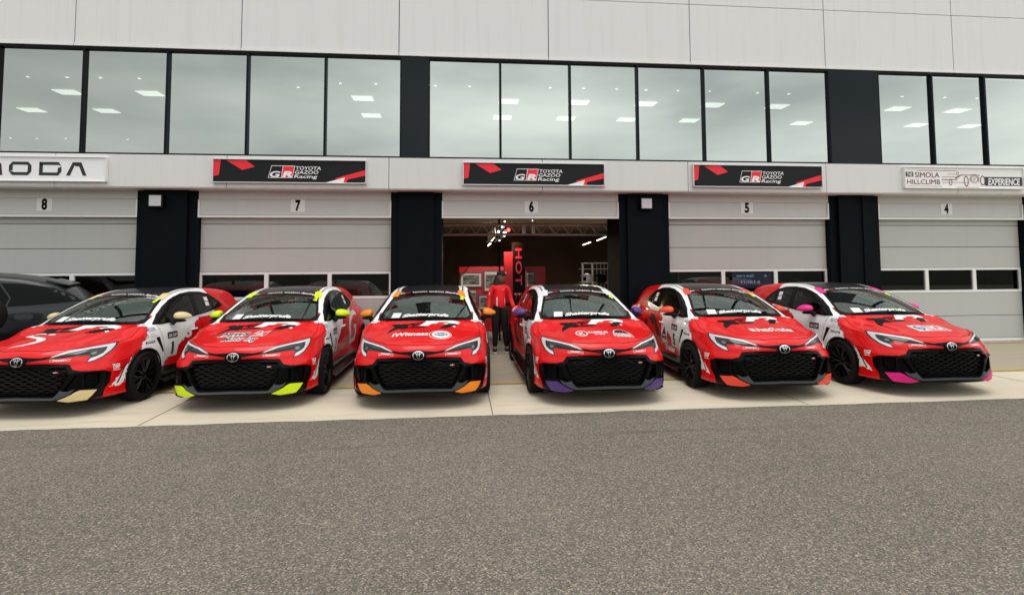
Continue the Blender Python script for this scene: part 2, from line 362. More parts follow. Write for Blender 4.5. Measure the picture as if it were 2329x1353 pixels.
def cdt(loops,step):
    pts=[];edges=[]
    for lp in loops:
        n0=len(pts); pts+=lp; edges+=[(n0+i,n0+(i+1)%len(lp)) for i in range(len(lp))]
    a=np.array(loops[0]); lo=a.min(0); hi=a.max(0)
    if step:
        gx,gy=np.meshgrid(np.arange(lo[0]+step/2,hi[0],step),np.arange(lo[1]+step/2,hi[1],step)); gx=gx.ravel(); gy=gy.ravel()
        if len(gx):
            ok=psdf(gx,gy,loops[0])<-step*.35
            for l in loops[1:]: ok&=np.abs(psdf(gx,gy,l))>step*.3
            pts=pts+list(zip(gx[ok],gy[ok]))
    r=delaunay_2d_cdt([Vector((float(p[0]),float(p[1]))) for p in pts],edges,[],0,1e-6)
    v=np.array([q[:] for q in r[0]]); f=np.array([t for t in r[2]]); return v,f
def patch(name,loops,axis,off,m,parent,step=.035,holes=(),thick=0,sgn=1,es=None,f=None,smooth=True,multi=None):
    """a piece of skin cut to 2D outlines; loops[0] outer, holes cut out; thick adds a rim going inward"""
    es=es or step; L=[densify(l,es) for l in loops]+[densify(h,es) for h in holes]
    v,t=cdt(L,step); c=v[t].mean(1); ok=inpoly(c[:,0],c[:,1],loops[0])
    for h in holes: ok&=~inpoly(c[:,0],c[:,1],h)
    t=t[ok]
    o_=off(v[:,0],v[:,1]) if callable(off) else off
    P=project(v,axis,o_,f,sgn); V=[tuple(p) for p in P]; F=[tuple(q) for q in t]
    if thick:
        Q=project(v,axis,(o_ if np.ndim(o_) else np.full(len(v),o_))-thick,f,sgn)
        cnt={}
        for a,b,c_ in t:
            for e in((a,b),(b,c_),(c_,a)): cnt[tuple(sorted(e))]=cnt.get(tuple(sorted(e)),0)+1
        bd=set(); rim=[]
        mp={}
        def g(i,top=False):
            k_=(i,top)
            if k_ not in mp: mp[k_]=len(V); V.append(tuple(P[i] if top else Q[i]))
            return mp[k_]
        for a,b,c_ in t:
            for e in((a,b),(b,c_),(c_,a)):
                if cnt[tuple(sorted(e))]==1: F.append((g(e[1],True),g(e[0],True),g(e[0]),g(e[1])))
    if multi is not None: multi.add(V,F); return None
    o=fixn(meshobj(name,V,F,m,parent,smooth),axis,sgn)
    if smooth and not callable(off): fieldnormals(o,np.array(V),len(P),f)
    return o
def fieldnormals(o,V,n,f=None,mask=None):
    """shade with the exact normals of the body field"""
    me=o.data; me.update(); vn=np.empty(len(me.vertices)*3); me.vertices.foreach_get('normal',vn); vn=vn.reshape(-1,3)
    g=grad(f or skin,V[:n,0],V[:n,1],V[:n,2]); s_=np.sign((g*vn[:n]).sum(1)); g=g*np.where(s_<0,-1,1)[:,None]
    if mask is not None: g=np.where(mask[:,None],g,vn[:n])
    vn[:n]=g; me.normals_split_custom_set_from_vertices(vn.tolist())
def fixn(o,axis,sgn=1):
    d={'f':(0,-1,0),'t':(0,0,1),'b':(0,1,0)}.get(axis,(sgn,0,0)); me=o.data
    if not me.polygons: return o
    n=np.empty(len(me.polygons)*3); me.polygons.foreach_get('normal',n); n=n.reshape(-1,3)
    if (n@np.array(d)).sum()<0: me.flip_normals()
    return o
def mir(poly): return [(-a,b) for a,b in poly][::-1]
def full(half):
    """half outline from centreline to centreline -> symmetric closed outline"""
    return half+[(-a,b) for a,b in half[::-1] if abs(a)>1e-6]
def ribbon(name,pts,wd,axis,off,m,parent,sgn=1,closed=False,multi=None,f=None):
    p=np.array(densify(pts,.03,closed)); d=np.roll(p,-1,0)-np.roll(p,1,0) if closed else np.gradient(p,axis=0); d/=np.linalg.norm(d,axis=1,keepdims=True)+1e-9
    nn=np.stack([-d[:,1],d[:,0]],1)*wd/2; a=project(p+nn,axis,off,f,sgn); b=project(p-nn,axis,off,f,sgn); n=len(p)
    V=list(map(tuple,a))+list(map(tuple,b)); F=[(i,(i+1)%n,(i+1)%n+n,i+n) for i in range(n if closed else n-1)]
    if multi is not None: multi.add(V,F); return None
    return fixn(meshobj(name,V,F,m,parent),axis,sgn)
def textdecal(mb,s,axis,org,du,dv,bold=.02,shear=0,off=.004,sgn=1,mi=0,width=None,space=1.0):
    """text laid on the body: org lower-left in projection coordinates, du baseline vector for width 1 cap height, dv up vector of one cap height"""
    v,f,wd=textmesh(s,bold,shear,space,True); k=(width/wd) if width else 1.0
    if width: du=np.array(du)/np.linalg.norm(du)
    uv=np.array(org)+np.outer(v[:,0]*k,du)+np.outer(v[:,1],dv)
    P=project(uv,axis,off,None,sgn); mb.add(list(map(tuple,P)),f,mi)
def polydecal(mb,poly,axis,off=.003,sgn=1,mi=0,step=.05,holes=()):
    L=[densify(poly,.04)]+[densify(h,.04) for h in holes]; v,t=cdt(L,step); c=v[t].mean(1); ok=inpoly(c[:,0],c[:,1],poly)
    for h in holes: ok&=~inpoly(c[:,0],c[:,1],h)
    P=project(v,axis,off,None,sgn); mb.add(list(map(tuple,P)),[tuple(q) for q in t[ok]],mi)
def ell(cx,cy,a,b,n=28,rot=0):
    return [(cx+a*math.cos(t)*math.cos(rot)-b*math.sin(t)*math.sin(rot),cy+a*math.cos(t)*math.sin(rot)+b*math.sin(t)*math.cos(rot)) for t in [2*math.pi*i/n for i in range(n)]]
# ---- outlines read off the photograph, in the car's own metres ----
WS=full([(0,1.012),(.356,1.07),(.59,1.145),(.655,1.20),(.672,1.27),(.64,1.44),(.592,1.63),(.552,1.80),(.518,1.93),(.48,1.97),(0,1.945)])
WSO=full([(0,1.04),(.35,1.095),(.60,1.19),(.65,1.285),(.614,1.46),(.57,1.62),(.535,1.79),(.505,1.90),(0,1.87)])
SIDE=[(1.235,.968),(1.44,1.09),(1.64,1.185),(1.85,1.268),(2.0,1.312),(2.2,1.352),(2.45,1.368),(2.72,1.355),(2.96,1.30),(3.13,1.20),(3.25,1.105),(3.16,1.07),(2.95,1.043),(2.5,1.005),(2.1,.982),(1.7,.965),(1.4,.955)]
W1=[(1.56,.99),(1.585,1.11),(1.72,1.175),(1.9,1.245),(2.05,1.285),(2.2,1.315),(2.36,1.328),(2.30,1.02),(1.95,.998)]
W2=[(2.42,1.025),(2.48,1.328),(2.7,1.318),(2.90,1.272),(2.87,1.062),(2.6,1.035)]
W0=[(1.33,.985),(1.53,1.085),(1.51,.99)]
W3=[(2.93,1.07),(2.96,1.25),(3.08,1.16),(3.14,1.10)]
BKO=full([(0,.645),(.261,.645),(.518,.626),(.592,.53),(.66,.54),(.80,.522),(.838,.49),(.835,.375),(.812,.30),(.80,.21),(.70,.192),(.45,.188),(0,.187)])
GRL=full([(0,.61),(.49,.59),(.55,.545),(.515,.43),(.455,.32),(.425,.275),(0,.275)])
SIN=[(.672,.515),(.784,.500),(.782,.395),(.762,.335),(.682,.335)]
MID=[(.60,.50),(.655,.50),(.655,.345),(.60,.345),(.53,.315),(.50,.33),(.56,.43)]
LIP=full([(0,.262),(.407,.252),(.442,.283),(.478,.332),(.50,.320),(.543,.313),(.604,.338),(.570,.290),(.463,.238),(.407,.228),(0,.234)])
FIN=[(.766,.304),(.705,.312),(.649,.318),(.61,.302),(.576,.276),(.51,.244),(.448,.219),(.543,.198),(.699,.203),(.735,.245)]
HLO=[(.772,.826),(.60,.80),(.459,.776),(.331,.723),(.296,.695),(.48,.706),(.648,.712),(.664,.697),(.656,.625),(.708,.644),(.755,.672),(.778,.733),(.782,.79)]
DRL=[(.764,.814),(.62,.791),(.459,.765),(.34,.720),(.325,.708),(.35,.712),(.48,.753),(.60,.774),(.736,.787),(.742,.750),(.737,.718),(.712,.690),(.674,.672),(.664,.636),(.705,.648),(.746,.682),(.768,.745),(.772,.79)]
SLOT=full([(0,.728),(.077,.72),(.22,.711),(.333,.724),(.30,.694),(.181,.680),(.094,.668),(0,.66)])
def frontdepth(x,y,z):
    X_=np.abs(x); t=sstep(.52,.80,z); return y-(PLO(X_)*(1-t)+PHI(X_)*t+PZ(z))
REARW=full([(0,.99),(.50,1.0),(.44,1.27),(0,1.29)])
def pm(mask,u,v,poly):
    o=np.ones(u.shape)
    if mask.any(): o[mask]=psdf(u[mask],v[mask],poly)
    return o
def inset(poly,t):
    q=np.array(poly); n=len(q); A=0.5*sum(q[i][0]*q[(i+1)%n][1]-q[(i+1)%n][0]*q[i][1] for i in range(n)); sg=1 if A>0 else -1; o=[]
    for i in range(n):
        a,b,c_=q[i-1],q[i],q[(i+1)%n]; e1=(b-a)/np.linalg.norm(b-a); e2=(c_-b)/np.linalg.norm(c_-b); nn=np.array([-e1[1]-e2[1],e1[0]+e2[0]])*sg; nn/=np.linalg.norm(nn)+1e-9; co_=max(.4,np.dot(nn,np.array([-e1[1],e1[0]])*sg)); o.append(tuple(b+nn*t/co_))
    return o
BKI=inset(BKO,.018)
BKH=[(a,c) for a,c in BKI if a>=-1e-6]+[(-.02,.205),(-.02,.627)]
def carved(x,y,z):
    X_=np.abs(x); d=skin(x,y,z)
    r1=np.sqrt((y-WF)**2+(z-WZ)**2)-.352; r2=np.sqrt((y-WR)**2+(z-WZ)**2)-.352
    b=smax(d,-smax(np.minimum(r1,r2),.60-X_,.012),.008)
    fm=(y<.75)&(z<.72)
    b=np.maximum(b,-np.maximum(pm(fm,X_,z,BKH),np.where(fm,frontdepth(x,y,z)-.11,1)))
    cab=np.maximum(np.maximum(d+.05,1.03-y),y-4.02); cab=np.maximum(cab,np.where(y<1.5,.915,.50)-z)
    b=np.maximum(b,-cab)
    near=(d<.1)&(d>-.12)&(z>.88)
    b=np.maximum(b,-np.maximum(pm(near&(y<2.1),x,y,WSO),.88-z))
    for W in(W0,W1,W2,W3): b=np.maximum(b,-np.maximum(pm(near&(X_>.35),y,z,W),.35-X_))
    b=np.maximum(b,-np.maximum(pm(near&(y>3.6),x,z,REARW),3.6-y))
    return b
# ---------------- race car ----------------
def make_wheel(root,x,y,sgn):
    """wheel > tyre, rim; own mesh in car space"""
    wd=.235; out_=x*1.0
    wh=bpy.data.objects.new('wheel',None); wh.empty_display_size=.1; link(wh,root); wh.location=(sgn*x,y,WZ)
    t=MB(); R=.325; r=.235
    prof=[(r,-.10*sgn),(r+.02,-.112*sgn),(R-.03,-.117*sgn),(R-.006,-.10*sgn),(R,-.07*sgn),(R,.07*sgn),(R-.006,.10*sgn),(R-.03,.117*sgn),(r+.02,.112*sgn),(r,.10*sgn)]
    t.lathe([(a,b-.0*sgn) for a,b in prof],n=56); to=t.obj('tyre',m_rub,wh,True)
    k=MB(); k.lathe([(r+.004,.104*sgn),(r-.012,.098*sgn),(r-.018,.06*sgn),(r-.022,-.09*sgn),(0.02,-.05*sgn)],n=40)
    for i in range(10):
        q=2*math.pi*i/10
        for dq in(-.13,.13):
            a=Vector((.070*sgn,.045*math.cos(q),.045*math.sin(q))); m_=Vector((.088*sgn,.13*math.cos(q+dq*.5),.13*math.sin(q+dq*.5))); b=Vector((.085*sgn,(r-.012)*math.cos(q+dq),(r-.012)*math.sin(q+dq)))
            k.tube([a,m_,b],[.012,.010,.011],5)
    k.lathe([(0.001,.084*sgn),(.03,.084*sgn),(.055,.072*sgn),(.06,.04*sgn)],n=20)
    k.obj('rim',m_rim,wh,True)
    return wh
def shared_car():
    root=bpy.data.objects.new('race_car',None); link(root)
    # body shell
    P,F=surface_nets(carved,(-.99,-.06,.10),(.99,4.5,1.50),.018)
    d=skin(P[:,0],P[:,1],P[:,2]); g=grad(skin,P[:,0],P[:,1],P[:,2]); P=P-g*np.clip(d,0,.02)[:,None]*np.where(d>0,1.15,0)[:,None]
    cen=P[F].mean(1); d=skin(cen[:,0],cen[:,1],cen[:,2]); fm=(d<-.018).astype(int)
    nf=np.cross(P[F[:,2]]-P[F[:,0]],P[F[:,3]]-P[F[:,1]]); nf/=np.linalg.norm(nf,axis=1,keepdims=True)+1e-12; fm[(nf[:,2]<-.55)&(cen[:,2]<.34)]=1
    body=meshobj('body',P,F,None,root,True,[m_body,m_int],fm,ang=38)
    dv=skin(P[:,0],P[:,1],P[:,2]); bad=np.zeros(len(P),bool); bad[np.unique(F[(np.abs(dv[F])>.0012).any(1)])]=True
    me=body.data; cn=np.empty(len(me.loops)*3); me.corner_normals.foreach_get('vector',cn); cn=cn.reshape(-1,3); li=np.empty(len(me.loops),dtype=np.int32); me.loops.foreach_get('vertex_index',li)
    g=grad(skin,P[:,0],P[:,1],P[:,2]); ok=~bad[li]; cn[ok]=g[li[ok]]; me.normals_split_custom_set(cn.tolist())
    # black front bumper insert
    def off(u,v):
        X_=np.abs(u); o=.0035*np.ones(len(u))
        for pg,dp in ((GRH,.06),(SIN,.045),(MID,.07)): o-=dp*np.clip(-psdf(X_,v,pg)/.008,0,1)
        return o
    GRH=[(a,c) for a,c in GRL if a>=-1e-6]+[(-.05,.275),(-.05,.61)]
    loops=[BKO]
    for pg in(GRL,SIN,mir(SIN),MID,mir(MID)): loops+= [pg,inset(pg,.008)]
    L=[densify(l,.03) for l in loops]; v,t=cdt(L,.03); c=v[t].mean(1); t=t[inpoly(c[:,0],c[:,1],BKO)]
    Pp=project(v,'f',off(v[:,0],v[:,1])); bp=fixn(meshobj('bumper_insert',Pp,t,m_black,root,True,ang=25),'f')
    # grille mesh: staggered scales
    g=MB(); z=.578; r=0; GI=inset(GRL,.012); GIh=np.array(GI)
    while z>.285:
        hh=.0285; xs=np.arange(-.60,.60,.0325); pts=[]
        ph=(r%2)
        for i,xx in enumerate(xs):
            k_=(i+2*ph)%4; zz=z if k_ in(0,1) else z-.0125
            pts.append((xx,zz))
        pts=[p for p in pts if psdf(np.array([p[0]]),np.array([p[1]]),GI)[0]<-.004]
        if len(pts)>3:
            pa=np.array(pts)
            for (o0,o1,z0,z1) in ((-.022,-.050,0,-.006),):
                A=project(pa,'f',o0); B=project(pa+[0,.008],'f',o1); Cc=project(pa+[0,-.009],'f',o0-.004); D=project(pa+[0,-.006],'f',o1)
                n=len(pa); V=[tuple(q) for s_ in(A,B,Cc,D) for q in s_]
                g.add(V,[(i,i+1,n+i+1,n+i) for i in range(n-1)]+[(2*n+i,2*n+i+1,i+1,i) for i in range(n-1)]+[(2*n+i+1,2*n+i,3*n+i,3*n+i+1) for i in range(n-1)])
        z-=hh; r+=1
    g.obj('grille',mat('grille_plastic',(.006,.0065,.007),.35,spec=.3),root,fix=False)
    for s_ in(1,-1):
        lv=MB()
        for i in range(6):
            z0=.487-i*.028; a=np.array([(s_*xx,z0) for xx in np.linspace(.684,.772,5)])
            A=project(a,'f',-.012); B=project(a+[0,.012],'f',-.04); D=project(a-[0,.006],'f',-.014); n=5
            lv.add([tuple(q) for k in(A,B,D) for q in k],[(i,i+1,n+i+1,n+i) for i in range(n-1)]+[(2*n+i,2*n+i+1,i+1,i) for i in range(n-1)])
        lv.obj('intake_louvre',m_satin,root,fix=False)
    # gloss bar over the grille and the wing shaped trim into the side intake
    patch('grille_bar',[full([(0,.632),(.47,.618),(.50,.602),(.47,.597),(0,.612)])],'f',.006,m_satin,root,thick=.012)
    for s_ in(1,-1):
        pg=[(.44,.568),(.59,.555),(.655,.535),(.80,.518),(.80,.508),(.66,.517),(.60,.515),(.575,.478),(.56,.50),(.53,.545)]
        patch('bumper_blade',[pg if s_>0 else mir(pg)],'f',.012,m_black,root,thick=.014)
    patch('front_lip',[LIP],'f',.014,m_grey,root,thick=.03)
    # lower splitter edge
    sp=MB(); e=np.array(densify([(-.80,.172),(-.70,.166),(-.45,.160),(0,.158),(.45,.160),(.70,.166),(.80,.172)],.03,False)); A=project(e+[0,.035],'f',.0); B=project(e+[0,.02],'f',.013); n=len(e)
    V=[]; 
    for p in B: V.append((p[0],p[1],p[2]))
    for p in B: V.append((p[0],p[1],p[2]-.012))
    for p in A: V.append((p[0],p[1]+.12,p[2]-.03))
    for p in A: V.append((p[0],p[1]+.02,p[2]+.004))
    sp.add(V,[(i,i+1,n+i+1,n+i) for i in range(n-1)]+[(n+i,n+i+1,2*n+i+1,2*n+i) for i in range(n-1)]+[(3*n+i,3*n+i+1,i+1,i) for i in range(n-1)])
    sp.obj('splitter',m_matte,root)
    # slot between the lamps and round badge
    patch('nose_slot',[SLOT],'f',.003,m_black,root,thick=.008)
    bd=patch('badge',[smoothpoly([(0,.735),(.075,.715),(.10,.672),(.075,.62),(0,.605),(-.075,.62),(-.10,.672),(-.075,.715)],1)],'f',.016,m_black,root,thick=.02)
    em=MB()
    def ring(cx,cz,a,b,t_):
        n=36; o1=project(ell(cx,cz,a,b,n),'f',.021); o2=project(ell(cx,cz,a-t_,b-t_*.85,n),'f',.021)
        em.add(list(map(tuple,o1))+list(map(tuple,o2)),[(i,(i+1)%n,(i+1)%n+n,i+n) for i in range(n)])
    ring(0,.672,.068,.046,.0075); ring(0,.695,.040,.0165,.006); ring(0,.678,.017,.037,.006)
    em.obj('emblem',m_chrome,bd,fix=False)
    ge=MB(); polydecal(ge,[(.385,.532),(.392,.556),(.45,.552),(.443,.528)],'f',.0,1,0); polydecal(ge,[(.415,.535),(.419,.551),(.445,.548),(.441,.532)],'f',.002,1,1)
    textdecal(ge,'GR','f',(.389,.535),(.020,0),(.003,.013),off=.004,mi=2); ge.obj('grille_emblem',[m_satin,m_redf,m_white],root,fix=False)
    # head lamps
    for s_ in(1,-1):
        mm=(lambda p:p) if s_>0 else mir
        hl=patch('headlight',[mm(HLO)],'f',.003,m_lens,root,step=.025,thick=.008)
        patch('light_strip',[mm(DRL)],'f',.009,m_drl,hl,step=.025,thick=.006)
        patch('lamp_lens',[ell(s_*.676,.728,.020,.017,20)],'f',.007,m_lensg,hl,step=.02,thick=.004)
        patch('lamp_trim',[mm([(.36,.705),(.50,.722),(.64,.742),(.645,.735),(.50,.714),(.37,.700)])],'f',.007,m_satin,hl,step=.03,thick=.004)
    # glazing
    wsn=patch('windscreen',[WS],'t',.004,m_ws,root,step=.035)
    patch('window_seal',[WS],'t',.0055,m_black,wsn,holes=[full([(0,1.062),(.35,1.115),(.585,1.20),(.638,1.29),(.60,1.46),(.556,1.62),(.522,1.78),(.508,1.838),(0,1.815)])])
    for s_ in(1,-1):
        sw=patch('side_window',[SIDE],'s',.004,m_sg,root,sgn=s_,step=.04)
        patch('window_seal',[SIDE],'s',.0075,m_black,sw,sgn=s_,holes=[W0,W1,W2,W3])
        st=MB(); 
        for q in((2.72,1.195,2.84,1.262),(2.70,1.118,2.82,1.182)): polydecal(st,[(q[0],q[1]),(q[2]-.01,q[1]-.003),(q[2],q[3]-.004),(q[0]+.01,q[3])],'s',.011,s_)
        st.obj('window_sticker',m_white,sw,fix=False)
    patch('rear_window',[REARW],'b',.003,m_sg,root,step=.05)
    # wiper arms at the foot of the windscreen
    wp=MB()
    for x0,x1 in((.62,-.02),(.10,-.56)):
        q=project([(x0+(x1-x0)*t,1.0+.19*(x0+(x1-x0)*t)**2+.06+.02*t) for t in np.linspace(0,1,9)],'t',.016); wp.tube(q,[.011]+[.008]*8,5)
    wp.obj('wiper',m_satin,root)
    # hood vents and shut lines
    for s_ in(1,-1):
        vp=[(.225,.735),(.315,.752),(.445,.945),(.45,.975),(.34,.955),(.30,.90)]
        vo=patch('hood_vent',[vp if s_>0 else mir(vp)],'t',.006,m_satin,root,thick=.008)
        vm=MB()
        for k in range(3):
            t0=.2+.25*k; a=np.array([(s_*(.225+t0*.10),.735+t0*.19),(s_*(.33+t0*.11),.755+t0*.20)]); A=project(a,'t',.008); B=project(a+[0,.025],'t',.014); vm.add(list(map(tuple,A))+list(map(tuple,B)),[(0,1,3,2)])
        vm.obj('vent_slat',m_black,vo,fix=False)
    sm=MB()
    ribbon('',[(-.71,1.19),(-.75,1.05),(-.775,.85),(-.775,.62),(-.748,.574),(-.541,.274),(-.418,.172),(-.217,.10),(0,.092),(.217,.10),(.418,.172),(.541,.274),(.748,.574),(.775,.62),(.775,.85),(.75,1.05),(.71,1.19)],.006,'t',.0012,None,None,multi=sm)
    for s_ in(1,-1):
        for l in ([(1.30,.95),(1.36,.80),(1.40,.60),(1.42,.45),(1.42,.24)],[(2.40,1.0),(2.44,.8),(2.44,.30),(2.35,.24)],[(1.42,.24),(2.35,.24),(3.05,.25)],[(3.2,1.06),(3.22,.80),(3.13,.62),(3.05,.25)],[(.62,.60),(.45,.585),(.37,.57)]):
            ribbon('',l,.006,'s',.0012,None,None,sgn=s_,multi=sm)
    sm.obj('shut_lines',m_matte,root,fix=False)
    # door handles, side skirt, fender vent
    for s_ in(1,-1):
        for yh in(2.18,3.02):
            h=MB(); q=project([(yh+t,.80+.01*t) for t in(-.09,-.06,0,.06,.09)],'s',.02,None,s_); q[0]-=[s_*.018,0,0]; q[-1]-=[s_*.018,0,0]; h.tube(q,.013,6); h.obj('door_handle',m_redf if yh>2.5 else m_white,root,True)
        k=MB(); pr=[(1.30,.215),(3.20,.235)]; a=project(densify(pr,.1,False),'s',.0,None,s_); n=len(a); V=[]
        for p in a: V+= [(p[0]-s_*.03,p[1],.225),(s_*.93,p[1],.175),(s_*.93,p[1],.155),(p[0]-s_*.08,p[1],.155)]
        k.add(V,[(4*i+j,4*i+(j+1)%4,4*i+4+(j+1)%4,4*i+4+j) for i in range(n-1) for j in range(4)]+[(0,1,2,3),(4*n-4,4*n-3,4*n-2,4*n-1)]); k.obj('side_skirt',m_black,root)
        patch('fender_vent',[[(1.195,.795),(1.284,.795),(1.372,.575),(1.343,.577)]],'s',.004,m_matte,root,sgn=s_,thick=.005)
        for yc in(WF,WR):
            pts=[(yc+.353*math.cos(q),WZ+.353*math.sin(q)) for q in [R_(-14+208*i/40) for i in range(41)]]
            A=project(pts,'s',.001,None,s_); arch=MB(); arch.tube([tuple(q) for q in A],.009,6); arch.obj('wheel_arch_lip',m_satin,root,True)
            A=project(pts,'s',-.012,None,s_); B2=[(q[0]-s_*.16,yc+(q[1]-yc)*.992,WZ+(q[2]-WZ)*.992) for q in A]; al=MB(); n=len(A); al.add([tuple(q) for q in A]+B2,[(i,i+1,n+i+1,n+i) for i in range(n-1)]); al.obj('arch_liner',m_matte,root,True,fix=False)
    # interior
    it=MB(); it.box((-.66,1.10,.86),(.66,1.45,.918)); it.tube([(.40,1.50,.94),(.40,1.58,.90)],.03,8)
    it.obj('dashboard',m_dash,root)
    for sx in(-.37,.37):
        s=MB(); s.prism([(2.05,.38),(2.50,.36),(2.56,.60),(2.70,1.00),(2.70,1.19),(2.63,1.21),(2.52,1.02),(2.42,.62),(2.05,.56)],sx-.24,sx+.24,'x'); s.prism([(2.45,.85),(2.70,1.0),(2.72,1.22),(2.50,1.18)],sx-.27,sx-.20,'x'); s.prism([(2.45,.85),(2.70,1.0),(2.72,1.22),(2.50,1.18)],sx+.20,sx+.27,'x')
        bevel(s.obj('seat',m_seat,root),.03)
    sw=MB(); n=28; c0=Vector((.37,1.62,.93)); a=Vector((1,0,0)); b=Vector((0,.35,.94)).normalized()
    sw.tube([c0+a*.175*math.cos(2*math.pi*i/n)+b*.175*math.sin(2*math.pi*i/n) for i in range(n+1)],.014,6,caps=False); sw.tube([c0-a*.17,c0+a*.17],.014,6); sw.tube([c0,(.37,1.45,.88)],.03,8); sw.obj('steering_wheel',m_matte,root,True)
    cg=MB()
    for s_ in(1,-1):
        cg.tube([(s_*.66,1.30,.75),(s_*.635,1.42,.98),(s_*.52,1.98,1.27),(s_*.50,2.45,1.335),(s_*.50,2.52,1.33)],.019,7); cg.tube([(s_*.66,2.52,.6),(s_*.62,2.52,.95),(s_*.50,2.52,1.33),(0,2.52,1.36)],.019,7); cg.tube([(s_*.50,2.55,1.33),(s_*.52,3.6,.85)],.019,7)
    cg.tube([(-.52,1.99,1.275),(0,1.96,1.315),(.52,1.99,1.275)],.016,7); cg.tube([(-.60,2.54,.75),(.45,2.54,1.30)],.019,7); cg.tube([(.60,2.54,.75),(-.45,2.54,1.30)],.019,7)
    cg.obj('roll_cage',m_cage,root,True)
    for x_,y_ in((.80,WF),(.805,WR)):
        for s_ in(1,-1): make_wheel(root,x_,y_,s_)
    # tail lamps, rear wing blade, aerial fin
    for s_ in(1,-1):
        tl=[(4.02,.86),(4.40,.84),(4.40,.90),(4.05,.93)]; patch('tail_light',[tl],'s',.004,mat('tail_lamp',(.25,.005,.008),.15,coat=1),root,sgn=s_,thick=.005)
    wg=MB(); V=[(-.49,3.78,1.325),(.49,3.78,1.325),(.46,4.06,1.285),(-.46,4.06,1.285),(-.49,3.78,1.30),(.49,3.78,1.30),(.46,4.06,1.26),(-.46,4.06,1.26)]; wg.add(V,[(0,1,2,3),(7,6,5,4),(0,4,5,1),(1,5,6,2),(2,6,7,3),(3,7,4,0)]); bevel(wg.obj('roof_spoiler',m_redf,root),.012)
    fn=MB(); fn.prism([(3.25,1.40),(3.48,1.40),(3.47,1.452),(3.44,1.455)],-.012,.012,'x'); bevel(fn.obj('aerial_fin',m_black,root),.006)
    bt=MB()
    textdecal(bt,'TOYOTA','t',(-.265,1.885),(.046,0),(0,.05),bold=.03,off=.008,width=.235,space=1.05); textdecal(bt,'GAZOO','t',(-.005,1.885),(.046,0),(0,.05),bold=.03,off=.008,width=.235,space=1.05)
    polydecal(bt,[(-.455,1.900),(-.445,1.945),(-.375,1.94),(-.385,1.895)],'t',.008,mi=0); polydecal(bt,[(-.385,1.895),(-.375,1.94),(-.30,1.935),(-.31,1.89)],'t',.008,mi=1)
    textdecal(bt,'GR','t',(-.44,1.902),(.06,0),(.008,.03),off=.010,mi=2,width=.12)
    textdecal(bt,'Racing','t',(.25,1.885),(.046,0),(.008,.055),bold=.03,shear=.2,off=.008,mi=0,width=.23)
    polydecal(bt,[(.24,1.872),(.24,1.879),(.47,1.89),(.47,1.883)],'t',.008,mi=1)
    bt.obj('screen_banner',[m_white,m_redf,m_black],root,fix=False)
    sh=MB(); textdecal(sh,'Shatterprufe','t',(-.335,1.128),(.07,0),(.012,.068),bold=.05,shear=.15,off=.008,width=.66)
    polydecal(sh,[(-.494,1.165),(-.372,1.130),(-.352,1.245),(-.472,1.285)],'t',.008,mi=0); sh.obj('screen_lettering',m_white,root,fix=False)
    # big hood letters
    hb=MB()
    polydecal(hb,[(-.475,.62),(-.46,.74),(-.395,.87),(-.31,.955),(-.18,.935),(-.10,.925),(-.17,.905),(-.23,.90),(-.21,.82),(-.20,.76),(-.255,.715),(-.33,.75),(-.39,.70)],'t',.003,mi=0)
    polydecal(hb,[(-.20,.955),(.045,.985),(.04,.968),(-.19,.935)],'t',.003,mi=0)
    polydecal(hb,[(-.19,.79),(.06,.86),(.005,.765),(-.20,.735)],'t',.003,mi=0); polydecal(hb,[(-.17,.80),(-.16,.925),(-.02,.94),(-.10,.885)],'t',.003,mi=0)
    Rw=[(.02,1.0),(-.07,.845),(.05,.835),(.10,.93),(.17,.94),(.20,.985),(.32,1.005),(.36,.99),(.26,.945),(.43,.83),(.44,.875),(.385,.945),(.47,.975),(.50,1.03),(.47,1.055),(.40,1.06),(.20,1.012)]
    polydecal(hb,Rw,'t',.003,mi=1)
    hb.obj('hood_letters',[m_satin,m_white],root,fix=False)
    # common stickers on flanks and bumper
    for s_ in(1,-1):
        d=MB(); 
        def T(s,y,z,h,wd,mi,bold=.02):
            # baseline runs towards the right as seen from that side
            yy=y if s_>0 else y+wd; textdecal(d,s,'s',(yy,z),(s_*1.0,0),(0,h),bold=bold,off=.004,sgn=s_,mi=mi,width=wd)
        def done(n_):
            d.obj(n_,[m_white,m_blue,m_dkgrey,m_navy],root,fix=False); d.v=[];d.f=[];d.m=[]
        T('NETSTAR',1.03,.905,.036,.19,1,.0); polydecal(d,[(1.03,.892),(1.22,.892),(1.22,.897),(1.03,.897)],'s',.004,s_,mi=1); done('wing_sticker')
        T('Toyota',1.06,.845,.018,.09,2,0); T('Financial Services',1.06,.815,.018,.17,2,0); 
        n=20; a=ell(.985,.835,.035,.025,n); b=ell(.985,.835,.028,.019,n); polydecal(d,a,'s',.004,s_,mi=2,holes=[b]); done('wing_sticker')
        T('DUNLOP',.99,.735,.03,.17,3,.03); polydecal(d,[(.95,.735),(.975,.735),(.985,.765),(.955,.765)],'s',.004,s_,mi=3); done('wing_sticker')
        T('OMP',.385,.515,.045,.10,0,.04); polydecal(d,[(.385,.566),(.485,.562),(.485,.570),(.385,.574)],'s',.004,s_,mi=0); polydecal(d,[(.385,.498),(.485,.494),(.485,.502),(.385,.506)],'s',.004,s_,mi=0)
        done('bumper_side_sticker')
        b=MB(); u0=.33 if s_>0 else -.50; zz=(lambda u:.664+.012*(abs(u)-.4))
        textdecal(b,'PANASO','f',(u0+.035,.664 if s_>0 else .672),(1,0),(0,.022),bold=.04,off=.004,width=.115)
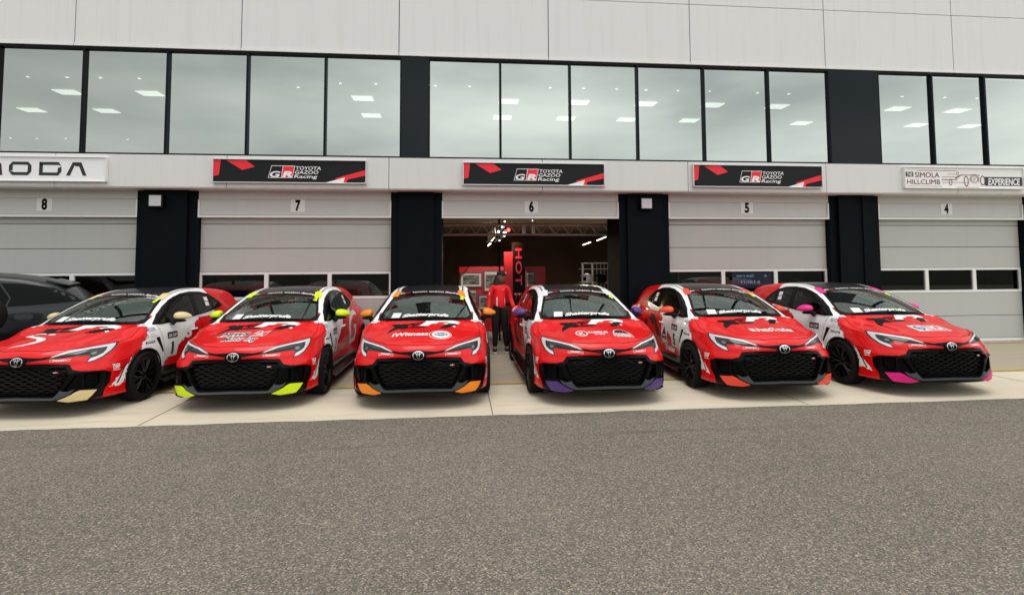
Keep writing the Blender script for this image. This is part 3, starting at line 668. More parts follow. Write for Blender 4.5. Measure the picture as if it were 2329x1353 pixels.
        for q in(u0,u0+.155): polydecal(b,[(q,.662),(q+.03,.664),(q+.03,.688),(q,.686)],'f',.003,mi=0,holes=[[(q+.003,.665),(q+.027,.667),(q+.027,.685),(q+.003,.683)]])
        b.obj('bumper_sticker',m_white,root,fix=False)
    return root
def copytree(o,parent=None):
    c=o.copy(); C.objects.link(c)
    if parent is not None: c.parent=parent
    for ch in o.children: copytree(ch,c)
    return c
# ---------------- setting ----------------
YF=10.938; YD=11.44
def ground():
    m=mat('asphalt',(.05,.05,.05),.85,spec=.3); X.T=m.node_tree; p=xcoord()
    v=xnoise(p,110,0,.5,out=1,typ='ShaderNodeTexVoronoi'); vv=X.op('SUBTRACT',X(xyz(v)[0].k),0.0)
    v2=xnoise(p,210,0,.5,out=1,typ='ShaderNodeTexVoronoi'); vv2=xyz(v2)[1]
    big=xnoise(p,.35,4,.6); mid=xnoise(xcoord(scale=(.6,3,1)),1.4,4,.65); spot=xnoise(p,2.6,3,.7)
    st=X.op('POWER',vv,5.0); st2=X.op('POWER',vv2,4.0)
    c=xmix((big-.36)*2.2,(.090,.080,.064),(.142,.127,.102)); c=xmix((st*.68+st2*.32).clamp(),c,(.47,.415,.325)); c=xmix(((.36-vv)*2.0).clamp(),c,(.045,.042,.037))
    c=xmix(((mid-.55)*4).clamp()*.42,c,(.095,.092,.086)); X2,Y2,_q=xyz(p); tm=xnoise(xcoord(scale=(.12,2.5,1)),1.5,5,.7); c=xmix(((tm-.57)*7).clamp()*((Y2-4.6)*.9).clamp()*.62,c,(.06,.058,.056)); sm_=xnoise(p,1.1,5,.75); c=xmix(((sm_-.62)*6).clamp()*.30,c,(.085,.08,.072)); fi=xnoise(p,330,1,.5); c=xmix(((fi-.58)*5).clamp()*.5,c,(.40,.36,.30)); sp2=xnoise(xcoord(scale=(1.3,4.5,1)),2.2,4,.8); c=xmix(((spot-.70)*12).clamp()*.5,c,(.05,.048,.045)); c=xmix(((sp2-.745)*22).clamp()*.75,c,(.022,.021,.020)); setc(m,c); bump(m,st+v2*.5,.004,.5)
    o=MB(); o.add([(-300,-300,-.004),(300,-300,-.004),(300,60,-.004),(-300,60,-.004)],[(0,1,2,3)]); tag(o.obj('road',m),kind='structure')
    m=mat('concrete_apron',(.4,.36,.29),.8,spec=.3); X.T=m.node_tree; p=xcoord()
    a=xnoise(p,.8,5,.6); b=xnoise(xcoord(scale=(.35,2.2,1)),2.0,5,.7); f=xnoise(p,60,3,.6); s=xnoise(p,3.5,4,.75)
    c=xmix((a-.25)*1.3,(.54,.465,.355),(.70,.625,.49)); c=xmix(((b-.52)*3).clamp()*.45,c,(.44,.39,.31)); c=xmix((f-.35)*.6,c,(.80,.73,.60)); c=xmix(((s-.66)*9).clamp()*.6,c,(.16,.145,.12))
    X_,Y_,_z=xyz(p); old=((8.1-Y_)*.0+((Y_>8.24)))
    c=xmix(old*.80,c,(.33,.285,.21)); dk=xnoise(xcoord(scale=(.5,3,1)),1.6,6,.8); c=xmix(((dk-.53)*5).clamp()*.58,c,(.26,.225,.175)); edge=((6.95-Y_)*2.2).clamp()*xnoise(p,4,4,.7); c=xmix(edge*.45,c,(.40,.37,.31)); setc(m,c); bump(m,f,.002,.4)
    o=MB(); rnd=random.Random(3); fr=[(-60+i*.25,6.603+rnd.uniform(-.02,.014)) for i in range(481)]
    o.add([(a,b,0) for a,b in fr]+[(a,40,0) for a,b in fr],[(i,i+1,i+482,i+481) for i in range(480)]); tag(o.obj('apron',m),kind='structure')
    m=mat('yellow_line_paint',(.45,.30,.03),.7); X.T=m.node_tree; c=xmix(((xnoise(xcoord(),9,5,.7)-.42)*5).clamp(),(.42,.30,.12),(.62,.40,.02)); setc(m,c)
    o=MB(); o.add([(-60,8.28,.004),(60,8.28,.004),(60,8.385,.004),(-60,8.385,.004)],[(0,1,2,3)]); tag(o.obj('yellow_line',m),kind='structure')
    m=mat('red_line_paint',(.35,.05,.03),.7); o=MB(); o.add([(-60,11.02,.004),(60,11.02,.004),(60,11.06,.004),(-60,11.06,.004)],[(0,1,2,3)]); tag(o.obj('red_line',m),kind='structure')
    m=mat('joint_filler',(.16,.14,.11),.9); o=MB()
    for xx in (-11.6,-7.6,-3.60,.40,4.40,8.4,12.4,16.4): o.add([(xx-.006,6.62,.003),(xx+.006,6.62,.003),(xx+.006,11.3,.003),(xx-.006,11.3,.003)],[(0,1,2,3)])
    o.add([(-60,8.215,.0035),(60,8.215,.0035),(60,8.235,.0035),(-60,8.235,.0035)],[(0,1,2,3)])
    tag(o.obj('apron_joints',m),kind='structure')
ground()
def cladmat(name,base,streak=.5,tone=1.0):
    m=mat(name,base,.42,spec=.4); X.T=m.node_tree; p=xcoord(); X_,Y_,Z_=xyz(p)
    s=xnoise(xcoord(scale=(3.2,1,.12)),2.2,6,.75); s2=xnoise(xcoord(scale=(26,1,.5)),1.0,3,.7); b=xnoise(p,.5,2)
    d=tuple(q*.66*t for q,t in zip(base,(1,1,.97)))
    c=xmix(((s-.5)*2.4).clamp()*streak,base,d); c=xmix(((s2-.58)*3).clamp()*streak*.65,c,d); c=xmix(b*.18,c,tuple(q*.85 for q in base)); setc(m,c); return m
m_clad=cladmat('wall_cladding',(.77,.77,.77),.5); m_fas=cladmat('fascia_cladding',(.72,.72,.715),.4)
m_door=cladmat('door_panel',(.51,.515,.495),.2); m_lint=cladmat('lintel_panel',(.60,.60,.585),.2)
m_frame=mat('door_frame_white',(.82,.82,.81),.4); m_bfr=mat('window_frame_black',(.003,.006,.010),.45,spec=.15)
m_pil=mat('pillar_paint',(.004,.007,.009),.65,spec=.1); X.T=m_pil.node_tree; setc(m_pil,xmix(((xnoise(xcoord(scale=(3,3,1)),1.5,5,.7)-.45)*2).clamp(),(.0016,.0042,.0062),(.003,.0075,.0105))); bump(m_pil,xnoise(xcoord(),60,3),.004,.4)
m_ug=glass('upper_window_glass',(.17,.20,.19),2.1,boost=.30); m_spand=mat('spandrel_glass',(.003,.009,.012),.10,spec=.18)
m_dwg=glass('door_window_glass',(.30,.33,.34),1.55,boost=.02)
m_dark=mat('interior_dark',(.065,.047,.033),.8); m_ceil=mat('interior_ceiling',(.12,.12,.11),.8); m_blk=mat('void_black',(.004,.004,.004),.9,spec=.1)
B=thing('pit_building','long pit garage building with pale cladding, dark window band and roller doors','building',(0,YF,0))
def bo(mb,name,m,parent=B,**k):
    o=mb.obj(name,m,parent,**k); o.location=(0,-YF,0) if parent is B else (0,0,0); return o
# parapet panels, with a second tier on top
xs=[-7.32+3.052*k for k in range(-5,9)]
for tier,(z0,z1) in enumerate(((6.058,7.305),(7.318,8.62))):
    for i in range(len(xs)-1):
        k=MB(); k.box((xs[i]+.009,YF,z0),(xs[i+1]-.009,YF+.06,z1)); bo(k,'cladding_panel',m_clad)
k=MB(); k.box((xs[0],YF+.05,6.0),(xs[-1],YF+.25,8.6)); bo(k,'backing_wall',m_blk)
k=MB()
for i in range(len(xs)-1): k.box((xs[i]+.006,YF-.02,5.995),(xs[i+1]-.006,YF+.10,6.048))
bo(k,'drip_ledge',m_frame)
k=MB(); k.box((xs[0],YF-.01,8.625),(xs[-1],YF+12,8.70)); bo(k,'roof',m_clad)
# fascia panels
fx=[-7.565+3.085*k for k in range(-4,9)]
for i in range(len(fx)-1):
    k=MB(); k.prism([(YF-.0,3.300),(YF-.0,3.915),(YF+.10,3.915),(YF+.10,3.300),(YF+.40,3.285),(YF+.40,3.27),(YF+.02,3.272)],fx[i]+.006,fx[i+1]-.006,'x'); o=bo(k,'fascia_panel',m_fas)
k=MB(); k.box((-22,YF+.08,3.29),(31,YF+.45,3.9)); bo(k,'fascia_core',m_blk)
# upper window band
gl=[-10.17,-8.66,-7.149,-5.633,-4.144,-2.655,-1.17]; g2=[-.617,.836,2.286,3.725,5.176,6.623,8.02]; g3=[9.165,10.453,11.74,13.03,14.32,15.6]; g0=[-19.8,-18.2,-16.6,-15,-13.4,-11.75]
def band(ed):
    for i in range(len(ed)-1):
        a,b=ed[i]+.021,ed[i+1]-.021; w_=bpy.data.objects.new('window',None); link(w_,B); w_.location=((a+b)/2,0,0)
        k=MB(); y0=.03
        l=(b-a)/2; k.box((-l-.021,y0-.02,3.917),(-l,y0+.09,5.992)); k.box((l,y0-.02,3.917),(l+.021,y0+.09,5.992)); k.box((-l,y0-.02,5.945),(l,y0+.09,5.992)); k.box((-l,y0-.02,3.917),(l,y0+.09,3.947)); k.obj('frame',m_bfr,w_)
        k=MB(); k.add([(-l,y0+.04,3.947),(l,y0+.04,3.947),(l,y0+.04,5.945),(-l,y0+.04,5.945)],[(0,1,2,3)]); k.obj('pane',m_ug,w_)
for e in(g0,gl,g2,g3): band(e)
k=MB()
for a,b in((-11.75,-10.17),(-1.17,-.617),(8.02,9.165),(-21,-19.8),(15.6,30)):
    k=MB(); k.box((a+.003,YF+.012,3.917),(b-.003,YF+.12,5.992)); bo(k,'dark_panel',m_spand)
# upper room behind the band
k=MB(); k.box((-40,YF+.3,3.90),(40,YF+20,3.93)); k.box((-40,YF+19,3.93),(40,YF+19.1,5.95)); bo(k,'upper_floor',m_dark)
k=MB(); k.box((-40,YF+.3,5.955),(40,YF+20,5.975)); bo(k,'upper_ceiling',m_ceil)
# ground storey: pillars, lintels, doors
bays=[(-20.6,-16.8,'10'),(-15.5,-11.8,'9'),(-10.04,-6.29,'8'),(-5.16,-1.39,'7'),(-.36,3.385,'6'),(4.48,8.16,'5'),(9.33,12.92,'4'),(14.05,17.8,'3'),(18.9,22.6,'2')]
pe=[(-40,-20.6)]+[(bays[i][1],bays[i+1][0]) for i in range(len(bays)-1)]+[(22.6,40)]
for a,b in pe:
    k=MB(); k.box((a,YF+.36,0),(b,YF+1.3,3.285))
    if b-a<2: k.box((a+.16,YF+.27,0),(b-.16,YF+.362,3.283)); 
    if a>8 and a<9: k.box((8.86,YF+.24,0),(8.93,YF+.275,3.28))
    bo(k,'pillar',m_pil)
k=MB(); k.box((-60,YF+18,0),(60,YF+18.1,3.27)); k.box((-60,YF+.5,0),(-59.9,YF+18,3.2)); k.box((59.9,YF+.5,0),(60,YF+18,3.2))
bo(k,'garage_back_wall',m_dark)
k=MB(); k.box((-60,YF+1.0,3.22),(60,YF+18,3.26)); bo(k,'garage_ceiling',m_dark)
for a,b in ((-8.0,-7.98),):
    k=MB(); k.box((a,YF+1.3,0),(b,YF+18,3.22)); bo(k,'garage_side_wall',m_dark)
def number(mb,s,x,z,h,y): walltext(mb,s,x,z,h,y,mi=1,bold=.05,center=True,width=h*.5*len(s))
for a,b,nm in bays:
    cx=(a+b)/2
    k=MB(); k.box((a+.01,YF+.40,2.80),(b-.01,YF+.50,3.275)); k.box((a+.01,YF+.375,3.11),(b-.01,YF+.41,3.275)); l=bo(k,'lintel',m_lint)
    f=MB(); f.box((a-.015,YF+.365,2.745),(b+.015,YF+.43,2.79)); f.box((a-.015,YF+.365,2.79),(a+.03,YF+.43,3.10)); f.box((b-.03,YF+.365,2.79),(b+.015,YF+.43,3.10)); f.obj('lintel_frame',m_frame,l)
    if nm=='6':
        continue
    d=bpy.data.objects.new('garage_door',None); link(d,B); d.location=(cx,YD-YF,0); hw=(b-a)/2-.01
    edges=[.06,.57,1.10,1.655,2.13,2.62,2.80]
    for i in range(len(edges)-1):
        z0,z1=edges[i]+.005,edges[i+1]-.005
        if i==2: continue
        k=MB(); k.box((-hw,.0,z0),(hw,.045,z1-.0)); bevel(k.obj('door_panel',m_door,d),.004,1)
    k=MB(); k.box((-hw,.015,.06),(hw,.02,1.09)); k.box((-hw,.015,1.67),(hw,.02,2.78)); k.obj('door_joint',m_blk,d)
    k=MB(); z0,z1=1.10,1.655; k.box((-hw,-.006,z1-.05),(hw,.05,z1)); k.box((-hw,-.006,z0),(hw,.05,z0+.055))
    xe=[-hw,-hw+1.27*hw/1.86,-hw+2.5*hw/1.86,hw]
    for j,q in enumerate(xe):
        e=.04; k.box((q-(e if j else 0),-.006,z0+.055),(q+(e if j<3 else 0),.05,z1-.05))
    k.box((-hw-.0,-.01,.0),(hw,.05,.057)); k.obj('window_frame',m_frame,d)
    for j in range(3):
        k=MB(); p0,p1=xe[j]+(.04 if j else .04),xe[j+1]-.04; k.add([(p0,.022,z0+.055),(p1,.022,z0+.055),(p1,.022,z1-.05),(p0,.022,z1-.05)],[(0,1,2,3)]); k.obj('door_window',m_dwg,d)
# sign boards
names_txt={'8':'eighth','7':'seventh'}
for a,b,nm in bays:
    if nm in('8','7','6','5','4','3','9'):
        cx={'8':-8.003,'7':-3.247,'6':1.509,'5':6.265,'4':11.02}.get(nm,(a+b)/2); k=MB(); k.box((cx-.14,YF+.392,2.86),(cx+.14,YF+.399,3.145)); number(k,nm,cx,2.895,.21,YF+.3905)
        o=k.obj('number_plate',[mat('plate_white',(.80,.80,.78),.5),m_matte],fix=False); tag(o,'white square plate with black number %s above a garage door'%nm,'number plate','garage number plates')
def sign(x0,x1,z0,z1,name,label,kind):
    t=thing(name,label,'sign',((x0+x1)/2,YF-.05,0),0,'sign boards along the fascia'); hw=(x1-x0)/2
    k=MB(); e=.020
    k.box((-hw,-.03,z0),(hw,.05,z0+e)); k.box((-hw,-.03,z1-e),(hw,.05,z1)); k.box((-hw,-.03,z0+e),(-hw+e,.05,z1-e)); k.box((hw-e,-.03,z0+e),(hw,.05,z1-e)); bevel(k.obj('frame',m_alu if kind=='gr' else m_frame,t),.006)
    p=MB(); a,b=z0+e,z1-e; W=hw-e
    if kind=='gr':
        p.add([(-W,-.0,a),(W,-.0,a),(W,-.0,b),(-W,-.0,b)],[(0,1,2,3)],0)
        H=b-a; L=2*W
        def q(pts,mi,y=-.003): p.add([(-W+u*L,y,b-v*H) for u,v in pts],[tuple(range(len(pts)))],mi)
        q([(0,0),(.045,0),(.034,.68),(0,.76)],1); q([(.08,.03),(.205,.0),(.265,.30),(.185,.46)],1)
        q([(.795,.80),(1.0,.40),(1.0,.66),(.88,.84),(.87,.99),(.845,.99)],1); q([(.73,1.0),(.862,.75),(.85,1.0)],2,-.0045); q([(.98,.99),(1,.93),(1,.99)],1)
        # GR mark
        x0_,x1_=.352,.512; sl=.022
        q([(x0_+sl,.24),(x1_+sl-.004,.24),(x1_,.80),(x0_,.80)],2); q([(x0_+sl+.002,.265),(.437+sl*.5,.265),(.437,.775),(x0_+.004,.775)],0,-.0045); q([(.441+sl*.5,.265),(x1_+sl-.008,.265),(x1_-.004,.775),(.441,.775)],1,-.0045)
        walltext(p,'G',-W+(x0_+.012)*L,b-.76*H,H*.27,-.006,width=L*.070,mi=2,bold=.03,shear=.2); walltext(p,'R',-W+.445*L,b-.76*H,H*.27,-.006,width=L*.070,mi=2,bold=.05,shear=.2)
        for i,(s,wd) in enumerate((('TOYOTA',.165),('GAZOO',.155),('Racing',.155))): walltext(p,s,-W+(.535-.006*i)*L,b-(.42+.19*i)*H,H*.16,-.006,width=L*wd,mi=2,bold=.012,shear=.15)
        mats=[mat('sign_black',(.010,.011,.013),.45,spec=.2),mat('sign_red',(.90,.012,.03),.45),mat('sign_white',(.88,.88,.88),.4)]
    elif kind=='moda':
        p.add([(-W,0,a),(W,0,a),(W,0,b),(-W,0,b)],[(0,1,2,3)],0); H=b-a
        xr=W-.36; lw=.42; h0=a+.22*H; h1=b-.20*H; hh=h1-h0; t_=.075
        def bar(pts): p.add([(xr+(x-xr)*.84,-.004,z) for x,z in pts],[tuple(range(len(pts)))],1)
        def O(x,w_,open_=False):
            c=.07
            bar([(x,h0+c),(x+t_,h0+c+.02),(x+t_,h1-c),(x,h1-c)]); bar([(x+w_-t_,h0+c),(x+w_,h0+c),(x+w_,h1-c),(x+w_-t_,h1-c)])
            bar([(x,h1-c),(x+t_,h1-c),(x+c+.03,h1-t_*.75),(x+w_-c-.02,h1-t_*.75),(x+w_-c,h1),(x+c,h1)]); bar([(x+c,h0),(x+w_-c,h0),(x+w_-c-.03,h0+t_*.75),(x+c+.03,h0+t_*.75),(x+t_,h0+c),(x,h0+c)]) ; bar([(x+w_-c,h1),(x+w_-c-.02,h1-t_*.75),(x+w_-t_,h1-c),(x+w_,h1-c)]); bar([(x+w_-c-.03,h0+t_*.75),(x+w_-c,h0),(x+w_,h0+c),(x+w_-t_,h0+c)])
        A0=xr-.40
        bar([(A0,h0),(A0+.08,h0),(A0+.19,h1-.02),(A0+.27,h1-.02),(A0+.25,h1),(A0+.13,h1)]); bar([(A0+.19,h1-.075),(A0+.27,h1-.075),(A0+.25,h1),(A0+.15,h1)]) ; bar([(A0+.35,h0),(A0+.43,h0),(A0+.31,h1),(A0+.23,h1)])
        D0=A0-.56; bar([(D0,h0),(D0+.075,h0),(D0+.075,h1-.05),(D0,h1-.0)]); bar([(D0,h1-.055),(D0+.40,h1-.055),(D0+.46,h1-.08),(D0+.40,h1),(D0,h1)]); bar([(D0+.385,h0+.07),(D0+.46,h0+.07),(D0+.46,h1-.09),(D0+.385,h1-.11)]); bar([(D0+.075,h0),(D0+.40,h0),(D0+.46,h0+.07),(D0+.385,h0+.07),(D0+.36,h0+.055),(D0+.075,h0+.055)])
        O(D0-.62,.46)
        M0=D0-1.28; bar([(M0,h0),(M0+.075,h0),(M0+.12,h1),(M0+.05,h1)]); bar([(M0+.05,h1),(M0+.12,h1-.05),(M0+.30,h1-.05),(M0+.30,h1)]); bar([(M0+.24,h0+.0),(M0+.31,h0),(M0+.33,h1),(M0+.27,h1)]); bar([(M0+.33,h1-.05),(M0+.40,h1-.05),(M0+.42,h1),(M0+.33,h1)]); bar([(M0+.45,h0),(M0+.53,h0),(M0+.50,h1-.04),(M0+.42,h1)])
        O(M0-.62,.46)
        mats=[mat('moda_white',(.88,.88,.90),.4),mat('moda_ink',(.012,.018,.022),.4)]
    else:
        p.add([(-W,0,a),(W,0,a),(W,0,b),(-W,0,b)],[(0,1,2,3)],0); H=b-a; L=2*W
        def q(pts,mi,y=-.003): p.add([(-W+u*L,y,b-v*H) for u,v in pts],[tuple(range(len(pts)))],mi)
        q([(.004,.22),(.072,.22),(.072,.46),(.002,.46)],1); walltext(p,'THE',-W+.018*L,b-.43*H,H*.17,-.006,width=L*.046,mi=0,shear=.2)
        walltext(p,'SIMOLA',-W+.085*L,b-.49*H,H*.27,-.006,width=L*.205,mi=2,bold=.0); walltext(p,'HILLCLIMB',-W+.018*L,b-.83*H,H*.25,-.006,width=L*.275,mi=2,bold=.0)
        q([(.672,.43),(.995,.43),(.995,.88),(.672,.88)],1); walltext(p,'EXPERIENCE',-W+.70*L,b-.83*H,H*.34,-.006,width=L*.275,mi=0,bold=.03,shear=.15)
        for u0,u1,v in((.10,.44,.13),(.36,.44,.30),(.31,.46,.44),(.31,.44,.60),(.31,.54,.72),(.31,.44,.56),(.02,.31,.93),(.43,.62,.97)): q([(u0,v),(u1,v),(u1,v+.018),(u0,v+.018)],2)
        def ringq(cu,cv,a_,b_,mi=2,t_=.25,e=None):
            n=24; V=[(-W+(cu+a_*math.cos(t))*L,-.004,b-(cv+b_*math.sin(t))*H) for t in [2*math.pi*i/n for i in range(n)]]+[(-W+(cu+a_*(1-t_)*math.cos(t))*L,-.004,b-(cv+b_*(1-t_*.6)*math.sin(t))*H) for t in [2*math.pi*i/n for i in range(n)]]
            p.add(V,[(i,(i+1)%n,(i+1)%n+n,i+n) for i in range(n)],mi)
        ringq(.515,.66,.020,.27,t_=.3); ringq(.655,.62,.022,.25,t_=.3); ringq(.382,.72,.014,.17,t_=.3); ringq(.585,.55,.040,.20,t_=.12); ringq(.585,.55,.030,.15,t_=.12); ringq(.445,.28,.010,.10,t_=.3)
        for pts in(((.42,.50),(.45,.40),(.47,.33),(.54,.33),(.545,.36),(.475,.37),(.455,.44),(.43,.54)),((.545,.33),(.57,.31),(.60,.31),(.63,.36),(.63,.39),(.60,.34),(.57,.34),(.545,.37))): q(pts,2)
        walltext(p,'17',-W+.575*L,b-.62*H,H*.13,-.006,width=L*.018,mi=2)
        mats=[mat('climb_white',(.86,.85,.85),.4),mat('climb_black',(.02,.018,.02),.4),mat('climb_maroon',(.16,.012,.045),.4)]
    p.obj('sign_face',mats,t,fix=False); return t
sign(-4.72,-1.82,3.375,3.845,'sign_board','black and red racing team sign board above garage 7','gr')
sign(.065,2.975,3.370,3.840,'sign_board','black and red racing team sign board above open garage 6','gr')
sign(4.855,7.73,3.375,3.855,'sign_board','black and red racing team sign board above garage 5','gr')
sign(9.62,12.49,3.39,3.865,'sign_board','white sign board with maroon lettering and line drawn vintage car above garage 4','simola')
sign(-9.50,-6.62,3.37,3.845,'sign_board','white sign board with large black angular letters above garage 8','moda')
for x_,lb in((-5.86,'left of garage 7'),(3.93,'right of the open garage')):
    t=thing('wall_light','square wall light with pale diffuser on dark pillar %s'%lb,'wall light',(x_,YF+.27,0),0,'square wall lights')
    k=MB(); k.box((-.14,-.10,2.915),(.14,0,3.185)); bevel(k.obj('housing',m_satin,t),.01); k=MB(); k.box((-.11,-.115,2.945),(.11,-.099,3.155)); bevel(k.obj('diffuser',mat('light_diffuser',(.62,.62,.64),.5),t),.006)
# lit ceiling panels and spots seen through the upper windows
m_lit=mat('lit_panel',(.9,.9,.85),.5,emit=(1,.97,.86),est=2.8); 
ZC=5.93
big=[(155,210,'A'),(342,213,'A'),(825,224,'A'),(1157,231,'A'),(1316,233.5,'A'),(1469,236.5,'A'),(1621,239.3,'A'),(1767,242.6,'A'),(2041,247.8,'A'),(2177,252.2,'A'),(73,250.5,'B'),(243,252.5,'B'),(845,263,'B'),(1143,267.8,'B'),(1287,270,'B'),(1425,272.3,'B'),(1567,274.5,'B'),(1822,280.6,'B'),(2084,285,'B'),(2205,287.4,'B')]
ordn=['leftmost','second','third','fourth','fifth','sixth','seventh','eighth','ninth','tenth']
ca=cb=0
for x_,y_,r in big:
    p=pix(x_,y_,Z=ZC); k=MB(); k.box((-.25,-.19,-.012),(.25,.19,0.0))
    o=k.obj('ceiling_light',m_lit); o.location=p; i=(ca if r=='A' else cb)
    if r=='A': ca+=1
    else: cb+=1
    tag(o,'square lit ceiling panel seen through upper windows, %s in the %s row'%(ordn[i],'upper' if r=='A' else 'lower'),'ceiling light','ceiling panels behind the upper windows')
sp=[(63,175),(153,176),(228,177),(317,179),(678,199),(774,190),(855,191.5),(990,195),(1068,197),(1251,200),(1327,201.5),(1403,203),(1469,205),(1542,206.5),(1614,208),(1723,211.5),(1794,214),(2052,220),(2149,222),(2222,224),(24,314),(84,315),(150,315),(290,317)]
for i,(x_,y_) in enumerate(sp):
    p=pix(x_,y_,Z=ZC); k=MB(); k.lathe([(.001,-.012),(.032,-.012),(.036,0)],'z',14); o=k.obj('downlight',m_lit); o.location=p; tag(o,'small round lit downlight in the ceiling behind the upper windows','downlight','small downlights behind the upper windows')
# ---------------- the six race cars ----------------
proto=shared_car()
proto_children=list(proto.children)
CARS=[(1,-5.16190,6.99418,-.0671,'gold','far left race car, pale gold mirrors and fins, number 1 plate on its door'),
(2,-2.75808,7.04863,-.00741,'yellow','race car with fluorescent yellow mirrors and fins, news24 lettering on its hood'),
(3,-.50440,6.89904,-.01578,'orange','race car with orange mirrors and fins, iWitness lettering and round emblem on its hood'),
(4,1.87232,6.77245,.00015,'purple','race car with purple mirrors and fins, two small sponsor logos on its hood'),
(5,4.21343,6.79770,-.02026,'coral','race car with coral mirrors and fins, AutoTrader lettering on its hood'),
(6,6.52145,6.73638,-.02225,'pink','far right race car with pink mirrors and fins, NCA logo on its hood')]
def car_extras(n,acc,root):
    A=ACC[acc]
    for s_ in(1,-1):
        # door mirror: shell, glass side and foot
        prof=[(.842,.06,.040),(.86,.110,.062),(.92,.125,.068),(.975,.112,.058),(1.022,.072,.036),(1.05,.025,.012)]
        V=[];F=[];nn=24
        for x_,ly,hz in prof:
            for k in range(nn):
                q=2*math.pi*k/nn; cy_,cz_=math.cos(q),math.sin(q); e=.75
                yy=math.copysign(abs(cy_)**e,cy_)*ly; zz=math.copysign(abs(cz_)**e,cz_)*hz*(1.12 if cz_>0 else .50)
                if yy>0: yy*=.45
                V.append((s_*x_,1.70+yy+(x_-.85)*.28,1.035+zz-(x_-.93)*.05))
        for i in range(len(prof)-1):
            for k in range(nn): F.append((i*nn+k,i*nn+(k+1)%nn,(i+1)*nn+(k+1)%nn,(i+1)*nn+k))
        F.append(tuple(range(nn))); F.append(tuple((len(prof)-1)*nn+k for k in range(nn)))
        k=MB(); k.add(V,F); mo=k.obj('door_mirror',A,root,True,ang=180); ss=mo.modifiers.new('s','SUBSURF'); ss.levels=ss.render_levels=1
        b=MB(); b.tube([(s_*.84,1.60,.955),(s_*.87,1.64,.985),(s_*.915,1.665,1.005)],[.045,.034,.03],8); 
        V2=[(v[0],v[1]-.002,v[2]-.0) for v in V]
        bl=[(s_*(.85+.03*i),1.60+.018*i,.990-.002*i) for i in range(6)]; b.tube(bl,[.02,.026,.026,.024,.02,.012],8)
        b.obj('mirror_foot',m_satin,mo,True)
        fin=FIN if s_>0 else mir(FIN)
        patch('bumper_fin',[fin],'f',.016,A,root,step=.03,thick=.03)
        tp=[(.478,1.815),(.575,1.83),(.545,2.03),(.50,2.10),(.44,2.03)]
        k=MB(); polydecal(k,tp if s_>0 else mir(tp),'t',.010 if n!=4 else .009); k.obj('screen_tape',A if acc!='purple' else m_white,root,fix=False)
    mats=[m_white,m_blue,m_redf,m_navy,ACC['yellow'],m_dkgrey]
    d=MB()
    # number at the top corner of the screen
    textdecal(d,str(n),'t',(.488,1.70),(1,0),(0,.12),bold=.07,off=.011,mi=4,width=.06 if n>1 else .035)
    d.obj('screen_number',mats,root,fix=False); d=MB()
    if n in(1,5,6): textdecal(d,{1:'S.MOODLEY',5:'M.DRIVER',6:'DRIVER'}[n][:8],'t',(.33,1.80),(.03,0),(0,.035),bold=.04,off=.010,mi=0,width=.19); d.obj('driver_name',mats,root,fix=False); d=MB()
    if n==1:
        P=[(-.26,.150),(-.13,.275),(-.09,.37),(-.16,.46),(-.40,.60),(-.50,.70),(-.40,.755),(-.27,.735),(-.20,.665),(-.30,.69),(-.38,.665),(-.30,.60),(-.08,.50),(-.01,.40),(-.04,.30),(-.12,.22)]
        polydecal(d,P,'t',.003); polydecal(d,ell(-.125,.655,.05,.03,16,-.2),'t',.003)
    if n==2:
        textdecal(d,'news','t',(-.375,.44),(1,0),(.0,.20),bold=.10,off=.003,width=.38,shear=.2); textdecal(d,'24','t',(.03,.44),(1,0),(0,.20),bold=.10,off=.003,width=.20,shear=.2)
        textdecal(d,'news','t',(-.37,.445),(1,0),(.0,.19),bold=.02,off=.0045,width=.37,mi=3,shear=.2); textdecal(d,'24','t',(.035,.445),(1,0),(0,.19),bold=.01,off=.0045,width=.19,mi=2,shear=.2)
        textdecal(d,'Motoring','t',(-.255,.245),(1,0),(0,.13),bold=.10,off=.003,width=.43,shear=.2); textdecal(d,'Motoring','t',(-.25,.25),(1,0),(0,.12),bold=.01,off=.0045,width=.42,mi=3,shear=.2)
    if n==3:
        textdecal(d,'iWitness','t',(-.378,.385),(1,0),(0,.15),bold=.035,off=.003,width=.47,shear=.05); 
        a=ell(.248,.425,.148,.185,36); polydecal(d,a,'t',.003,holes=[ell(.248,.425,.138,.172,36)]); polydecal(d,ell(.255,.43,.12,.15,36),'t',.003); polydecal(d,ell(.26,.435,.085,.072,30),'t',.0045,mi=1)
        textdecal(d,'RACE','t',(.19,.40),(1,0),(0,.065),bold=.05,off=.006,width=.14,mi=0,shear=.1)
    if n==4:
        polydecal(d,ell(-.25,.42,.082,.115,30),'t',.003,holes=[ell(-.25,.42,.066,.092,30)]); textdecal(d,'K','t',(-.285,.37),(1,0),(0,.10),bold=.05,off=.003,width=.07)
        textdecal(d,'KUMBI-M','t',(-.155,.405),(1,0),(0,.085),bold=.03,off=.003,width=.26); textdecal(d,'OIL LINES','t',(-.09,.345),(1,0),(0,.035),bold=.05,off=.003,width=.14)
        n_=18; arc=[(.29+.115*math.cos(t),.40+.17*math.sin(t)) for t in np.linspace(0,math.pi,n_)]; polydecal(d,arc,'t',.003); arc2=[(.29+.098*math.cos(t),.405+.148*math.sin(t)) for t in np.linspace(0,math.pi,n_)]; polydecal(d,arc2,'t',.0045,mi=3)
        polydecal(d,[(.28,.41),(.295,.41),(.345,.52),(.338,.525)],'t',.006,mi=2)
